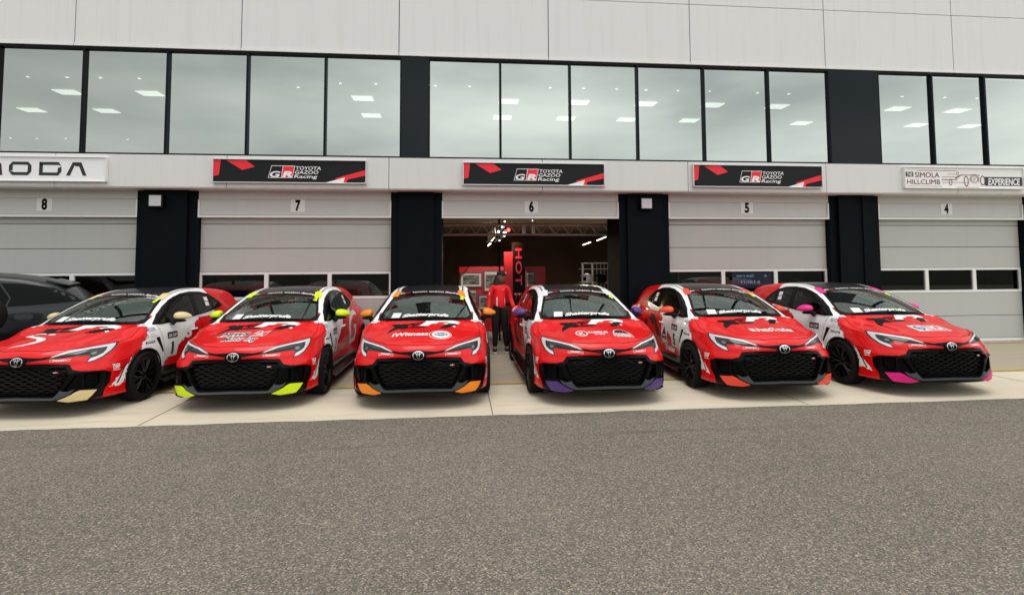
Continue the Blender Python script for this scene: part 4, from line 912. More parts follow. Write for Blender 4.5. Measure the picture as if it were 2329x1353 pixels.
        polydecal(d,[(.165,.40),(.42,.39),(.41,.25),(.155,.26)],'t',.0048,holes=[[(.172,.392),(.412,.383),(.403,.258),(.163,.267)]]); textdecal(d,'Khaleni','t',(.178,.32),(1,0),(0,.06),bold=.05,off=.0045,width=.22); textdecal(d,'SOLUTIONS','t',(.19,.272),(1,0),(0,.03),bold=.05,off=.0045,width=.19)
    if n==5:
        textdecal(d,'AutoTrader','t',(-.155,.345),(1,0),(0,.16),bold=.03,off=.003,width=.53,shear=.0)
        for k in range(3): polydecal(d,[(-.24,.36+.045*k),(-.165,.36+.045*k),(-.16,.39+.045*k),(-.235,.39+.045*k)],'t',.003)
    if n==6:
        polydecal(d,[(-.20,.27),(.28,.27),(.285,.52),(-.195,.52)],'t',.003); polydecal(d,[(-.01,.295),(.265,.295),(.27,.495),(-.005,.495)],'t',.0045,mi=2); textdecal(d,'NCA','t',(.01,.32),(1,0),(0,.15),bold=.05,off=.006,width=.24); 
        polydecal(d,ell(-.10,.395,.062,.095,28),'t',.0045,mi=1,holes=[ell(-.095,.395,.035,.055,20)]); polydecal(d,[(-.155,.38),(-.045,.38),(-.045,.405),(-.155,.405)],'t',.0045,mi=1)
    if d.v: d.obj('hood_logo',mats,root,fix=False)
    for s_ in(1,-1):
        d=MB()
        def T(s,y,z,h,wd,mi,bold=.02,off=.006,shear=0): textdecal(d,s,'s',(y if s_>0 else y+wd,z),(s_,0),(0,h),bold=bold,off=off,sgn=s_,mi=mi,width=wd,shear=shear)
        vis=(s_>0 and n in(1,2,3)) or (s_<0 and n in(4,5,6))
        y0=1.487
        if n!=6: polydecal(d,[(y0,.475),(y0+.245,.475),(y0+.245,.735),(y0,.735)],'s',.004,s_,mi=0); T(str(n),y0+(.085 if n==1 else .07),.515,.17,.055 if n==1 else .10,3,.05)
        polydecal(d,[(y0,.738),(y0+.245,.738),(y0+.245,.828),(y0,.828)],'s',.004,s_,mi=3); T('GR CUP',y0+.025,.758,.042,.195,0,.03)
        d.obj('door_plate',mats,root,fix=False); d=MB()
        if n==1: T("S'",1.93,.70,.17,.30,0,.05,shear=.3); T('CENTRIC',2.3,.68,.10,.45,5,.05)
        if n==5:
            polydecal(d,[(1.92,.49),(2.17,.47),(2.19,.84),(1.92,.86)],'s',.004,s_,mi=0); polydecal(d,[(1.96,.62),(2.04,.76),(2.10,.66),(2.14,.62)],'s',.006,s_,mi=3); T('HORNET',1.935,.55,.05,.22,3,.05)
            T('Trader',1.62,.385,.085,.44,0,.06)
        if n==2: T('MOTORING',1.62,.40,.07,.40,5,.03)
        if d.v: d.obj('side_lettering',mats,root,fix=False)
        d=MB()
        # large letter on the rear flank
        if s_>0:
            G=[(3.26,.93),(3.20,.985),(2.95,.965),(2.70,.88),(2.60,.70),(2.62,.50),(2.75,.42),(3.02,.44),(3.10,.60),(3.12,.74),(2.95,.73),(2.95,.67),(3.03,.67),(2.98,.53),(2.78,.50),(2.72,.55),(2.73,.72),(2.80,.82),(3.0,.89),(3.16,.90),(3.2,.86)]
            polydecal(d,G,'s',.003,s_,mi=0 if n!=1 else 3)
        else:
            G=[(2.62,.91),(2.78,.90),(2.80,.80),(2.66,.72),(2.52,.74),(2.38,.56),(2.25,.56),(2.44,.80)]; polydecal(d,G,'s',.003,s_,mi=3); d.obj('flank_letter',mats,root,fix=False); d=MB(); polydecal(d,[(2.84,.60),(2.72,.50),(2.5,.42),(3.0,.42),(3.08,.70),(2.95,.80)],'s',.003,s_,mi=3); d.obj('flank_letter',mats,root,fix=False); d=MB()
            polydecal(d,[(3.50,.95),(3.62,.99),(3.80,.98),(3.98,.90),(3.98,.78),(3.90,.72),(3.86,.78),(3.88,.86),(3.76,.91),(3.60,.90),(3.52,.88)],'s',.003,s_,mi=0)
        d.obj('flank_letter',mats,root,fix=False)
roots=[]
for i,(n,x_,y_,a,acc,lb) in enumerate(CARS):
    if i==0: r=proto
    else:
        r=bpy.data.objects.new('race_car',None); C.objects.link(r)
        for ch in proto_children: copytree(ch,r)
    r.location=(x_,y_,0); r.rotation_euler=(0,0,a); r.empty_display_size=.3; tag(r,'red '+lb,'race car','red race hatchbacks parked in a row'); roots.append(r)
for (n,x_,y_,a,acc,lb),r in zip(CARS,roots): car_extras(n,acc,r)
# ---------------- inside the open garage ----------------
def at(x,y,Y): return pix(x,y,Y=Y)
m_wred=mat('display_red',(.45,.006,.010),.5); m_tube=mat('lit_tube',(1,.95,.7),.5,emit=(1,.93,.62),est=3); m_spot=mat('spot_glow',(1,1,1),.5,emit=(.9,.95,1),est=2.5); m_spotr=mat('spot_red_glow',(1,.2,.1),.5,emit=(1,.06,.05),est=4)
m_photo=mat('framed_photo',(.3,.28,.24),.35); m_truss=mat('truss_metal',(.42,.42,.43),.35,metal=.7)
X.T=m_photo.node_tree; setc(m_photo,xmix(((xnoise(xcoord(scale=(2,1,6)),2.2,5,.6)-.42)*4).clamp(),(.03,.025,.02),(.30,.27,.22)))
# truss beam across the doorway
Yt=12.35; z0=at(1200,533,Yt).z; z1=at(1200,511,Yt).z; xa=at(1004,520,Yt).x; xb=at(1404,520,Yt).x; xm0=at(1190,520,Yt).x; xm1=at(1215,520,Yt).x
t=thing('lighting_truss','metal lattice truss spanning the top of the open garage doorway','truss',((xa+xb)/2,Yt,z0)); cx_=(xa+xb)/2
for dy in(0,.26):
    for z_ in(z0,z1):
        k=MB(); k.tube([(xa-cx_-.1,dy,z_-z0),(xb-cx_+.1,dy,z_-z0)],.022,8); k.obj('chord',m_truss,t,True)
for a,b in((xa,xm0),(xm1,xb)):
    n=12; k=MB()
    for i in range(n):
        u0=a+(b-a)*i/n-cx_; u1=a+(b-a)*(i+1)/n-cx_; h=z1-z0
        k.tube([(u0,0,0 if i%2 else h),(u1,0,h if i%2 else 0)],.010,6); k.tube([(u0,0,0 if i%2 else h),(u1,.26,0 if i%2 else h)],.009,5)
    k.obj('lattice',m_truss,t,True)
k=MB()
for u in(xm0,xm1,xa+.02,xb-.02,xm0+.04,xm1-.04): k.tube([(u-cx_,0,0),(u-cx_,0,z1-z0)],.02,6)
k.obj('truss_frame',m_truss,t,True)
lamps=[(1148,504,.022,0),(1142,516,.026,0),(1134,527,.032,0),(1146,529,.024,0),(1156,523,.048,1),(1147,536,.028,0),(1136,547,.018,0),(1211,502,.014,0)]
for i,(x_,y_,r,c) in enumerate(lamps):
    p=at(x_,y_,12.75); t=thing('stage_lamp',('small %s stage lamp hanging from the truss cluster in the open garage'%('red' if c else 'white')),'stage lamp',p,0,'stage lamps on the garage truss')
    k=MB(); k.lathe([(r*.6,.14),(r*1.15,.10),(r*1.15,-.005),(r*.95,-.005)],'y',14); k.obj('housing',m_matte,t,True); k=MB(); k.lathe([(.001,-.0),(r*.95,0)],'y',14); k.obj('lens',m_spotr if c else m_spot,t)
    if i in(1,4):
        pl=bpy.data.lights.new('lamp_glow','SPOT'); pl.energy=90; pl.spot_size=R_(120); pl.spot_blend=.8; pl.color=(1,.3,.2) if c else (1,.95,.9); po=bpy.data.objects.new('lamp_glow',pl); link(po,t); po.location=(0,.2,-.05); po.rotation_euler=(R_(62),0,0)
t=thing('lamp_pole','dark vertical pole carrying stage lamps beside the red banner column','lamp pole',at(1136,600,12.9)*1); t.location.z=0
k=MB(); k.tube([(0,0,0),(0,0,2.9)],.025,8); k.tube([(-.15,0,2.35),(.25,0,2.75)],.02,6); k.obj('pole',m_matte,t,True)
zt_=at(1143,520,12.6).z
t=thing('truss_arm','metal lattice arm running back from the front truss with stage lamps on it','truss',(at(1143,520,12.6).x,12.66,zt_-.12))
k=MB()
for dx in(-.12,.12):
    for dz in(0,.24): k.tube([(dx,0,dz),(dx,4.5,dz)],.02,6)
for i in range(10):
    for dx in(-.12,.12): k.tube([(dx,i*.45,0 if i%2 else .24),(dx,(i+1)*.45,.24 if i%2 else 0)],.009,5)
k.obj('lattice',m_truss,t,True)
# fluorescent tubes
for i,(a,b) in enumerate((((1110,559),(1115,554)),((1118.5,548),(1125,541)),((1326,557),(1343,551)),((1358,547),(1378,539)))):
    zc=2.93; p0=pix(*a,Z=zc); p1=pix(*b,Z=zc)
    y0=min(p0.y,27); y1=min(p1.y,27.5); s=17/ max(p0.y,1); 
    p0=pix(*a,Y=18.5); p1=pix(*b,Y=19.6)
    k=MB(); k.tube([p0,p1],.018,8); o=k.obj('tube_light',m_tube,None,True)
    al=bpy.data.lights.new('tube_glow','AREA'); al.shape='RECTANGLE'; al.size=.1; al.size_y=1.2; al.energy=70; al.color=(1,.86,.58); ao=bpy.data.objects.new('tube_glow',al); link(ao,o); ao.location=(p0+p1)/2-Vector((0,0,.06)); tag(o,'lit fluorescent tube under the garage ceiling, %s'%['far left one','near left one','far right one','near right one'][i],'tube light','fluorescent tubes in the open garage')
# red display wall with framed photos
Yr=14.6; a=at(1044,607,Yr); b=at(1240,607,Yr)
t=thing('display_wall','dark red display wall hung with framed photographs inside the open garage','display wall',((a.x+b.x)/2,Yr,0)); cx_=(a.x+b.x)/2; hw=(b.x-a.x)/2
k=MB(); k.box((-hw,0,0),(hw,.10,a.z)); bevel(k.obj('wall_panel',m_wred,t),.01)
for i,(x0,y0,x1,y1) in enumerate(((1046,619,1097,654),(1100,615,1132,664),(1196,618,1217,654),(1062,658,1085,700),(1088,670,1118,705))):
    p0=at(x0,y1,Yr-.03); p1=at(x1,y0,Yr-.03); t=thing('picture_frame',['wide framed vehicle photo at the upper left of the red display wall','tall framed photo behind the person\'s head on the red display wall','small framed photo right of the vertical lettered banner','framed photo low on the red wall behind the orange mirrored car','framed photo leaning low beside the person\'s left arm'][i],'picture',((p0.x+p1.x)/2,Yr,(p0.z+p1.z)/2),0,'framed photographs on the red wall')
    w_=(p1.x-p0.x)/2; h=(p1.z-p0.z)/2; k=MB(); e=.03
    k.box((-w_,-.045,-h),(w_,-.0,-h+e)); k.box((-w_,-.045,h-e),(w_,-.0,h)); k.box((-w_,-.045,-h+e),(-w_+e,-.0,h-e)); k.box((w_-e,-.045,-h+e),(w_,-.0,h-e)); k.obj('frame',mat('frame_wood',(.10,.075,.06),.5),t)
    k=MB(); k.box((-w_+e,-.03,-h+e),(w_-e,-.01,h-e)); k.obj('mount',mat('picture_mount',(.55,.47,.42),.6),t); k=MB(); k.box((-w_*.72,-.034,-h*.62),(w_*.72,-.031,h*.62)); k.obj('print',m_photo,t)
# banner column
Yb=13.2; p0=at(1148,760,Yb); p1=at(1194,551,Yb); xs_=at(1166,600,Yb).x
t=thing('banner_column','tall column with red side and black banner lettered HOT L reading downward','banner',((p0.x+p1.x)/2,Yb,0)); c0=(p0.x+p1.x)/2
k=MB(); k.box((p0.x-c0,.0,0),(xs_-c0,.3,at(1150,573,Yb).z)); k.obj('red_side',mat('banner_red',(.36,.005,.008),.6),t)
k=MB(); k.box((xs_-c0+.004,-.01,0),(p1.x-c0,.32,p1.z)); k.obj('black_face',m_matte,t)
v,f,wd=textmesh('HOT LAP',.02,0,1.12); k=MB(); h=.155; top=at(1180,565,Yb).z; xr=(xs_-c0+p1.x-c0)/2; L=1.78; sc=L/wd
k.add([(xr-h/2+b_*h,-.014,top-a_*sc) for a_,b_ in v],f); k.obj('lettering',mat('banner_letter_red',(.50,.02,.04),.5),t,fix=False)
# helmet rack
Yk=13.3; q0=at(1323,660,Yk); q1=at(1391,597,Yk)
t=thing('helmet_rack','white framed wire rack holding racing helmets at the garage right side','rack',((q0.x+q1.x)/2,Yk,0)); c0=(q0.x+q1.x)/2
k=MB(); m_wr=mat('rack_white',(.85,.85,.85),.4)
for x_ in(1325,1347,1389): k.box((at(x_,600,Yk).x-c0-.018,-.02,0),(at(x_,600,Yk).x-c0+.018,.02,q1.z))
k.box((q0.x-c0,-.02,q1.z-.03),(q1.x-c0,.02,q1.z)); k.obj('frame',m_wr,t)
k=MB()
for z_ in (q1.z-.16,q1.z-.5,q1.z-.9): k.tube([(q0.x-c0,-.03,z_),(q1.x-c0,-.03,z_)],.008,5); k.tube([(q0.x-c0,.3,z_),(q1.x-c0,.3,z_)],.008,5)
for x_ in(1357,1366,1374,1382): k.tube([(at(x_,600,Yk).x-c0,.0,q1.z),(at(x_,600,Yk).x-c0,.0,.9)],.005,4)
k.obj('wires',m_wr,t)
def helmet(px,py,m,label):
    p=at(px,py,Yk-.04); t=thing('racing_helmet',label,'helmet',p,0,'racing helmets on the rack'); k=MB(); V=[];F=[]; nu,nv=20,12
    for j in range(nv+1):
        th=math.pi*(.03+.80*j/nv)
        for i in range(nu):
            ph=2*math.pi*i/nu; r=.125; x_=r*1.15*math.sin(th)*math.cos(ph); y_=r*math.sin(th)*math.sin(ph); z_=r*1.05*math.cos(th)
            if x_<-.02 and z_<.0: x_*=1.12
            V.append((x_,y_,z_))
    for j in range(nv):
        for i in range(nu):
            ph=2*math.pi*(i+.5)/nu; z_=math.cos(math.pi*(.03+.80*(j+.5)/nv))
            if math.cos(ph)<-.35 and -.45<z_<.35: continue
            F.append((j*nu+i,(j+1)*nu+i,(j+1)*nu+(i+1)%nu,j*nu+(i+1)%nu))
    k.add(V,F); o=k.obj('shell',m,t,True); s=o.modifiers.new('s','SOLIDIFY'); s.thickness=.012
    k=MB(); k.lathe([(.09,-.09),(.105,0),(.08,.08)],'z',16); k.obj('lining',m_matte,t,True); k=MB(); k.add([(-.16,-.11,.06),(-.11,-.125,.07),(-.02,-.118,.10),(-.03,-.10,.125),(-.13,-.06,.10),(-.19,-.04,.075)],[(0,1,2,3,4,5)]); k.obj('peak',m,t)
helmet(1335,634,mat('helmet_white',(.7,.7,.7),.25,coat=.6),'white open face racing helmet on the rack, facing left'); helmet(1367,634,m_satin,'black racing helmet hanging on the right half of the rack')
for i,x_ in enumerate((1172,1181)):
    p=at(x_,690,12.6); t=thing('bottle','dark bottle with pale cap standing behind the car with purple mirrors' if i else 'dark bottle with pale cap, nearer to the person\'s hand','bottle',p,0,'bottles beside the person'); k=MB(); k.lathe([(.001,0),(.035,0),(.035,.12),(.014,.17),(.014,.20)],'z',14); k.obj('body',m_black,t,True); k=MB(); k.lathe([(.016,.20),(.016,.225),(.001,.225)],'z',12); k.obj('cap',m_white,t,True)
t=thing('bar_table','dark standing table carrying two bottles inside the garage','table',(at(1176,700,12.6).x,12.6,0)); zt=at(1176,690,12.6).z; k=MB(); k.box((-.3,-.25,zt-.03),(.3,.25,zt-.001)); k.obj('table_top',m_matte,t); k=MB(); k.tube([(0,0,0),(0,0,zt-.03)],.04,8); k.obj('leg',m_matte,t)
# things seen through the door windows
m_bl=mat('blue_tarp',(.01,.07,.20),.4)
def boxthing(name,label,cat,x0,y0,x1,y1,Y,m,dep=.4):
    p0=at(x0,y1,Y); p1=at(x1,y0,Y); k=MB(); k.box((-(p1.x-p0.x)/2,0,0),((p1.x-p0.x)/2,dep,p1.z-p0.z)); k.box((-(p1.x-p0.x)/2-.01,-.01,(p1.z-p0.z)*.86),((p1.x-p0.x)/2+.01,dep+.01,(p1.z-p0.z)*1.0+.01)); o=k.obj(name,m); bevel(o,.01); o.location=((p0.x+p1.x)/2,Y,p0.z); tag(o,label,cat)
boxthing('storage_crate','blue covered crate behind the left window of garage door 7','crate',490,650,600,700,12.3,m_bl,.6)
boxthing('storage_crate','small bright blue crate behind the left window of garage door 7','crate',548,640,575,655,12.1,mat('blue_plastic',(.01,.13,.34),.4))
boxthing('cardboard_box','brown carton behind the middle window of garage door 7','box',706,630,744,655,12.3,mat('cardboard',(.30,.22,.15),.8))
boxthing('cardboard_box','flat brown carton behind the right window of garage door 7','box',792,658,812,674,12.2,mat('cardboard_tan',(.36,.27,.18),.8))
p0=at(1664,648,12.0); p1=at(1757,626,12.0)
t=thing('timing_screen','lit screen with mirrored text and clock behind door window of garage 5','screen',((p0.x+p1.x)/2,12.0,p0.z)); hw=(p1.x-p0.x)/2; h=p1.z-p0.z+.08
k=MB(); k.box((-hw,0,-.1),(hw,.05,h)); k.obj('housing',m_satin,t)
k=MB(); k.add([(-hw+.02,-.003,-.08),(hw-.02,-.003,-.08),(hw-.02,-.003,h-.02),(-hw+.02,-.003,h-.02)],[(0,1,2,3)]); walltext(k,'Open e wasi',-hw+.12,h*.62,.06,-.006,width=.42,mi=1,mirror=True,bold=0); walltext(k,'m',hw-.2,h*.62,.06,-.006,width=.05,mi=1,mirror=True); walltext(k,'0 1:01:13',-hw+.22,h*.12,.06,-.006,width=.46,mi=1,mirror=True,bold=0)
k.obj('display',[mat('screen_blue',(.02,.02,.05),.3,emit=(.10,.10,.18),est=.3),mat('screen_text',(.2,.5,.8),.3,emit=(.3,.75,1),est=.8)],t,fix=False)
for i,(x0,x1) in enumerate(((1545,1637),(1770,1858))):
    p0=at(x0,650,12.4); p1=at(x1,620,12.4); k=MB(); k.box((p0.x,12.4,p0.z-.3),(p1.x,12.46,p1.z)); k.obj
    o=k.obj('display_board',mat('board_violet',(.20,.18,.26),.6)); tag(o,'pale violet board behind the %s window of garage door 5'%('left','right')[i],'board','violet boards behind garage door 5')
# ---------------- dark people carrier at the left edge ----------------
def suv():
    ang=R_(0)
    roofz=curve([(-.2,.95),(.0,1.0),(.12,1.12),(.62,1.50),(.90,1.60),(1.4,1.68),(2.3,1.72),(3.0,1.68),(3.5,1.52),(3.9,1.25),(4.1,1.12),(4.6,1.02),(4.9,.85)])
    def f(x,y,z):
        X_=np.abs(x)
        lowr=smax(smax(X_-.93+.035*((z-.7)/.5)**2,z-1.13-.0*y,.08),smax(-y+.02+.25*(X_/.9)**4+.06*np.abs(z-.7),y-4.72+.3*(X_/.9)**4,.05),.12)
        g=smax(z-roofz(y)+.04*(X_/.7)**2,X_-.90+.30*np.clip(z-1.08,0,1)**1.15,.09)
        b=smin(smax(lowr,.22-z,.03),smax(g,.8-z,.05),.02)
        r=np.minimum(np.sqrt((y-1.0)**2+(z-.36)**2),np.sqrt((y-3.8)**2+(z-.36)**2))-.40
        return smax(b,-np.maximum(r,.62-X_),.01)
    P,F=surface_nets(f,(-1.0,-.1,.15),(1.0,4.95,1.80),.035); m=mat('grey_metallic_paint',(.007,.008,.011),.35,coat=.35,spec=.3)
    xR=at(184,665,9.7).x-.087
    # car's own frame: rear at y=0, near flank at -x; turned so its rear points right
    t=thing('estate_car','dark grey suv parked side on behind the left race car','car',(xR,10.6,0),R_(115))
    meshobj('body',P,F,m,t,True,ang=40)
    G=[(.27,1.22),(.66,1.45),(1.10,1.52),(1.8,1.565),(2.5,1.57),(3.1,1.52),(3.6,1.36),(3.9,1.17),(3.2,1.155),(2.0,1.15),(1.0,1.17)]
    gl_=mat('privacy_glass',(.0015,.0018,.002),.15,spec=.12)
    for s_ in(-1,1):
        patch('side_glass',[G],'s',.004,gl_,t,sgn=s_,f=f,step=.06)
        for l in ([(1.22,1.165),(1.18,1.3),(1.32,1.52)],[(2.30,1.15),(2.28,1.3),(2.22,1.565)],[(2.42,1.15),(2.40,1.565)]):
            k=MB(); ribbon('',l,.02,'s',.007,None,None,sgn=s_,multi=k,f=f); k.obj('window_pillar',m,t,fix=False)
        k=MB()
        for l in ([(2.36,1.13),(2.40,.8),(2.38,.35)],[(1.25,1.13),(1.30,.8),(1.15,.6)],[(.05,.95),(4.6,1.0)]): ribbon('',l,.008,'s',.003,None,None,sgn=s_,multi=k,f=f)
        k.obj('door_seams',m_matte,t,fix=False)
        for yh in(2.05,3.3):
            k=MB(); q=project([(yh+u,.98) for u in(-.11,-.08,0,.08,.11)],'s',.02,f,s_); k.tube(q,.014,6); k.obj('door_handle',m,t,True)
        for yc in(1.0,3.8):
            w_=bpy.data.objects.new('wheel',None); link(w_,t); w_.location=(s_*.80,yc,.36); k=MB(); k.lathe([(.25,-.1),(.34,-.12),(.36,-.1),(.36,.1),(.34,.12),(.25,.1)],n=40); k.obj('tyre',m_rub,w_,True); k=MB(); k.lathe([(.255,s_*.10),(.23,s_*.05),(.03,s_*.06)],n=30)
            for i in range(5):
                q=2*math.pi*i/5; k.tube([(s_*.08,0,0),(s_*.08,.24*math.cos(q),.24*math.sin(q))],.03,6)
            k.obj('rim',m_alu,w_,True)
    k=MB(); V=[(-.62,.10,1.30),(.62,.10,1.30),(.60,.70,1.60),(-.60,.70,1.60),(-.62,.10,1.27),(.62,.10,1.27),(.60,.70,1.56),(-.60,.70,1.56)]
    k=MB(); V=[(-.60,.50,1.485),(.60,.50,1.485),(.60,.80,1.575),(-.60,.80,1.575),(-.60,.50,1.46),(.60,.50,1.46),(.60,.80,1.52),(-.60,.80,1.52)]; k.add(V,[(0,1,2,3),(7,6,5,4),(0,4,5,1),(1,5,6,2),(2,6,7,3),(3,7,4,0)]); bevel(k.obj('tail_spoiler',m,t),.015)
suv()
t=thing('display_stand','black racing tyre with white sidewall lettering on a stand at the left edge','tyre',(at(-36,720,8.3).x,8.3,0)); zc=at(-36,718,8.3).z
k=MB(); k.lathe([(.15,-.09),(.20,-.10),(.235,-.09),(.25,-.06),(.25,.06),(.235,.09),(.20,.10),(.15,.09)],'y',48,(0,0,zc)); k.obj('tyre',m_rub,t,True)
k=MB(); v,f,wd=textmesh('RACING SLICK',.02,0,1.1); R0=.215; V=[]
for a_,b_ in v:
    q=math.pi/2-.0-(a_/wd)*2.6+.35; r_=R0+(b_-.5)*.035; V.append((r_*math.cos(q),-.103,zc+r_*math.sin(q)))
k.add(V,f); k.obj('sidewall_lettering',m_white,t,fix=False); k=MB(); k.box((-.22,-.2,0),(.22,.2,zc-.252)); bevel(k.obj('stand',m_matte,t),.02)
# ---------------- the person ----------------
def person(loc):
    t=thing('person','person in red team jacket, black trousers and black cap standing in the open garage','person',loc)
    skn=mat('skin',(.24,.115,.07),.5); jk=mat('jacket_red',(.88,.008,.014),.6); tr=mat('trousers_black',(.006,.006,.007),.8); hr=mat('hair_black',(.006,.005,.005),.6)
    def skinmesh(name,nodes,edges,m,parent,lv=2,root_=0):
        me=bpy.data.meshes.new(name); me.from_pydata([n[:3] for n in nodes],edges,[]); o=bpy.data.objects.new(name,me); C.objects.link(o)
        s=o.modifiers.new('s','SKIN'); s.use_smooth_shade=True; s.branch_smoothing=.6
        for i,n in enumerate(nodes): me.skin_vertices[0].data[i].radius=(n[3],n[4] if len(n)>4 else n[3]); me.skin_vertices[0].data[i].use_root=(i==root_)
        b=o.modifiers.new('b','SUBSURF'); b.levels=lv; b.render_levels=lv
        dg=bpy.context.evaluated_depsgraph_get(); m2=bpy.data.meshes.new_from_object(o.evaluated_get(dg)); bpy.data.objects.remove(o); m2.materials.clear(); m2.materials.append(m)
        for p in m2.polygons: p.use_smooth=True
        q=bpy.data.objects.new(name,m2); return link(q,parent)
    # body: pelvis, spine, neck, arms with hands, legs with feet
    nd=[(0,0,.90,.10,.08),(0,.0,1.05,.09,.07),(0,.0,1.22,.14,.10),(0,.0,1.33,.12,.09),(.01,-.01,1.41,.05,.05),(.02,-.02,1.47,.045,.045),
     (-.13,0,1.31,.030),(-.215,.01,1.18,.030),(-.242,.01,1.06,.030),(-.255,-.03,.92,.033),(-.25,-.05,.83,.026),(-.245,-.055,.79,.028,.018),(-.243,-.06,.745,.024,.014),
     (.135,0,1.30,.030),(.208,.02,1.18,.030),(.240,.02,1.07,.030),(.29,-.05,.94,.033),(.315,-.08,.85,.026),(.325,-.09,.81,.028,.018),(.33,-.10,.77,.024,.014),
     (-.085,0,.84,.07),(-.10,-.01,.48,.055),(-.11,.02,.10,.042),(-.11,-.10,.05,.036),(.085,0,.84,.07),(.11,.0,.48,.055),(.15,.04,.10,.042),(.17,-.07,.05,.036)]
    ed=[(0,1),(1,2),(2,3),(3,4),(4,5),(3,6),(6,7),(7,8),(8,9),(9,10),(10,11),(11,12),(3,13),(13,14),(14,15),(15,16),(16,17),(17,18),(18,19),(0,20),(20,21),(21,22),(22,23),(0,24),(24,25),(25,26),(26,27)]
    body=skinmesh('body',nd,ed,skn,t)
    for s_,hx,hy,hz in((-1,-.243,-.06,.745),(1,.33,-.10,.77)):
        for i,(dx,l) in enumerate(((-.018,.05),(-.006,.06),(.006,.057),(.018,.045))):
            k=skinmesh('finger',[(hx+dx*.9,hy-.004,hz+.01,.009),(hx+dx,hy-.010,hz-l*.5,.008),(hx+dx*.9,hy-.004+.008,hz-l,.0065)],[(0,1),(1,2)],skn,t,1)
        skinmesh('thumb',[(hx-s_*.02,hy-.008,hz+.04,.010),(hx-s_*.040,hy-.02,hz+.015,.009),(hx-s_*.044,hy-.022,hz-.012,.007)],[(0,1),(1,2)],skn,t,1)
    jn=[(0,0,.82,.155,.120),(0,0,1.06,.140,.110),(0,0,1.22,.150,.115),(0,0,1.325,.120,.10),(.01,-.005,1.40,.06,.065),
     (-.145,0,1.335,.065),(-.215,.01,1.19,.056),(-.242,.01,1.07,.054),(-.252,-.03,.94,.047),(-.250,-.045,.87,.040),(.155,0,1.325,.065),(.208,.02,1.19,.056),(.240,.02,1.08,.054),(.288,-.05,.95,.047),(.310,-.075,.885,.040)]
    j=skinmesh('jacket',jn,[(0,1),(1,2),(2,3),(3,4),(3,5),(5,6),(6,7),(7,8),(8,9),(3,10),(10,11),(11,12),(12,13),(13,14)],jk,t)
    tex=bpy.data.textures.new('folds','CLOUDS'); tex.noise_scale=.09; dm=j.modifiers.new('d','DISPLACE'); dm.texture=tex; dm.strength=.022; dm.mid_level=.5; dm.texture_coords='GLOBAL'
    skinmesh('trousers',[(0,0,1.02,.120,.095),(-.09,0,.82,.122),(-.10,-.012,.48,.082),(-.112,.018,.10,.056),(.09,0,.82,.122),(.11,-.002,.48,.082),(.15,.035,.10,.056)],[(0,1),(1,2),(2,3),(0,4),(4,5),(5,6)],tr,t)
    for sx,px,py in((-1,-.112,.02),(1,.152,.04)):
        k=MB(); q=[(px-.045,py+.07),(px+.045,py+.07),(px+.05,py-.05),(px+.035,py-.17),(px-.035,py-.18),(px-.052,py-.05)]
        k.prism(q,.03,.085,'z',0); k.prism([(a_+(a_-px)*.08,b_+(b_-py)*.04) for a_,b_ in q],0,.03,'z',1); bevel(k.obj('shoe',[tr,m_white],t),.012,2)
    # head turned to the viewer's right
    hd=bpy.data.objects.new('head',None); link(hd,t); hd.location=(.03,-.02,1.53); hd.rotation_euler=(0,0,R_(48)); hd.scale=(1.1,1.1,1.1)
    V=[];F=[];nu,nv=28,20
    for a_ in range(nv+1):
        th=math.pi*a_/nv
        for b_ in range(nu):
            ph=2*math.pi*b_/nu; cx_,sy=math.cos(ph),math.sin(ph); x_=.074*math.sin(th)*cx_; y_=.094*math.sin(th)*sy; z_=.112*math.cos(th)
            if z_<0: x_*=1-.28*(-z_/.112)**1.3; y_*=1-.12*(-z_/.112)
            if y_<0:
                fr=-sy*math.sin(th)
                if fr>.55: y_*=.96; 
                y_-=.024*gauss(x_,.014)*gauss(z_+.016,.020)*fr; y_-=.008*gauss(x_,.022)*gauss(z_+.055,.012)*fr; y_-=.010*gauss(x_,.02)*gauss(z_+.092,.016)*fr
                y_+=.010*(gauss(x_-.030,.015)+gauss(x_+.030,.015))*gauss(z_-.012,.014)*fr; y_-=.006*gauss(z_-.038,.012)*fr
            V.append((x_,y_,z_))
    for a_ in range(nv):
        for b_ in range(nu): F.append((a_*nu+b_,(a_+1)*nu+b_,(a_+1)*nu+(b_+1)%nu,a_*nu+(b_+1)%nu))
    k=MB(); k.add(V,F); k.obj('face',skn,hd,True,ang=80)
    k=MB(); 
    for s_ in(-1,1): k.lathe([(.001,-.089),(.008,-.088),(.010,-.083)],'y',10,(s_*.028,0,.010))
    k.obj('eyes',mat('eye_white',(.35,.33,.32),.3),hd,True); k=MB()
    for s_ in(-1,1): k.lathe([(.001,-.0905),(.0045,-.090)],'y',8,(s_*.028,0,.010)); k.box((s_*.045,-.0945,.028),(s_*.014,-.088,.033))
    k.box((-.02,-.099,-.060),(.02,-.09,-.057)); k.obj('brows_and_pupils',hr,hd)
    k=MB()
    for s_ in(-1,1): k.lathe([(.001,s_*.080),(.014,s_*.080),(.018,s_*.070)],'x',10,(0,.008,0))
    k.obj('ears',skn,hd,True)
    # long hair down the back, cap with peak and emblem
    skinmesh('hair',[(-.015,.03,1.575,.090),(-.055,.03,1.50,.088,.075),(-.11,.0,1.40,.085,.075),(-.15,-.02,1.31,.05,.05),(.10,-.02,1.385,.05,.06)],[(0,1),(1,2),(2,3),(2,4)],hr,t)
    cp=MB(); V=[];F=[];n=24
    for a_ in range(9):
        th=math.pi/2*a_/8
        for b_ in range(n):
            ph=2*math.pi*b_/n; V.append((.084*math.sin(th)*math.cos(ph),.104*math.sin(th)*math.sin(ph)-.004,.036+.085*math.cos(th)))
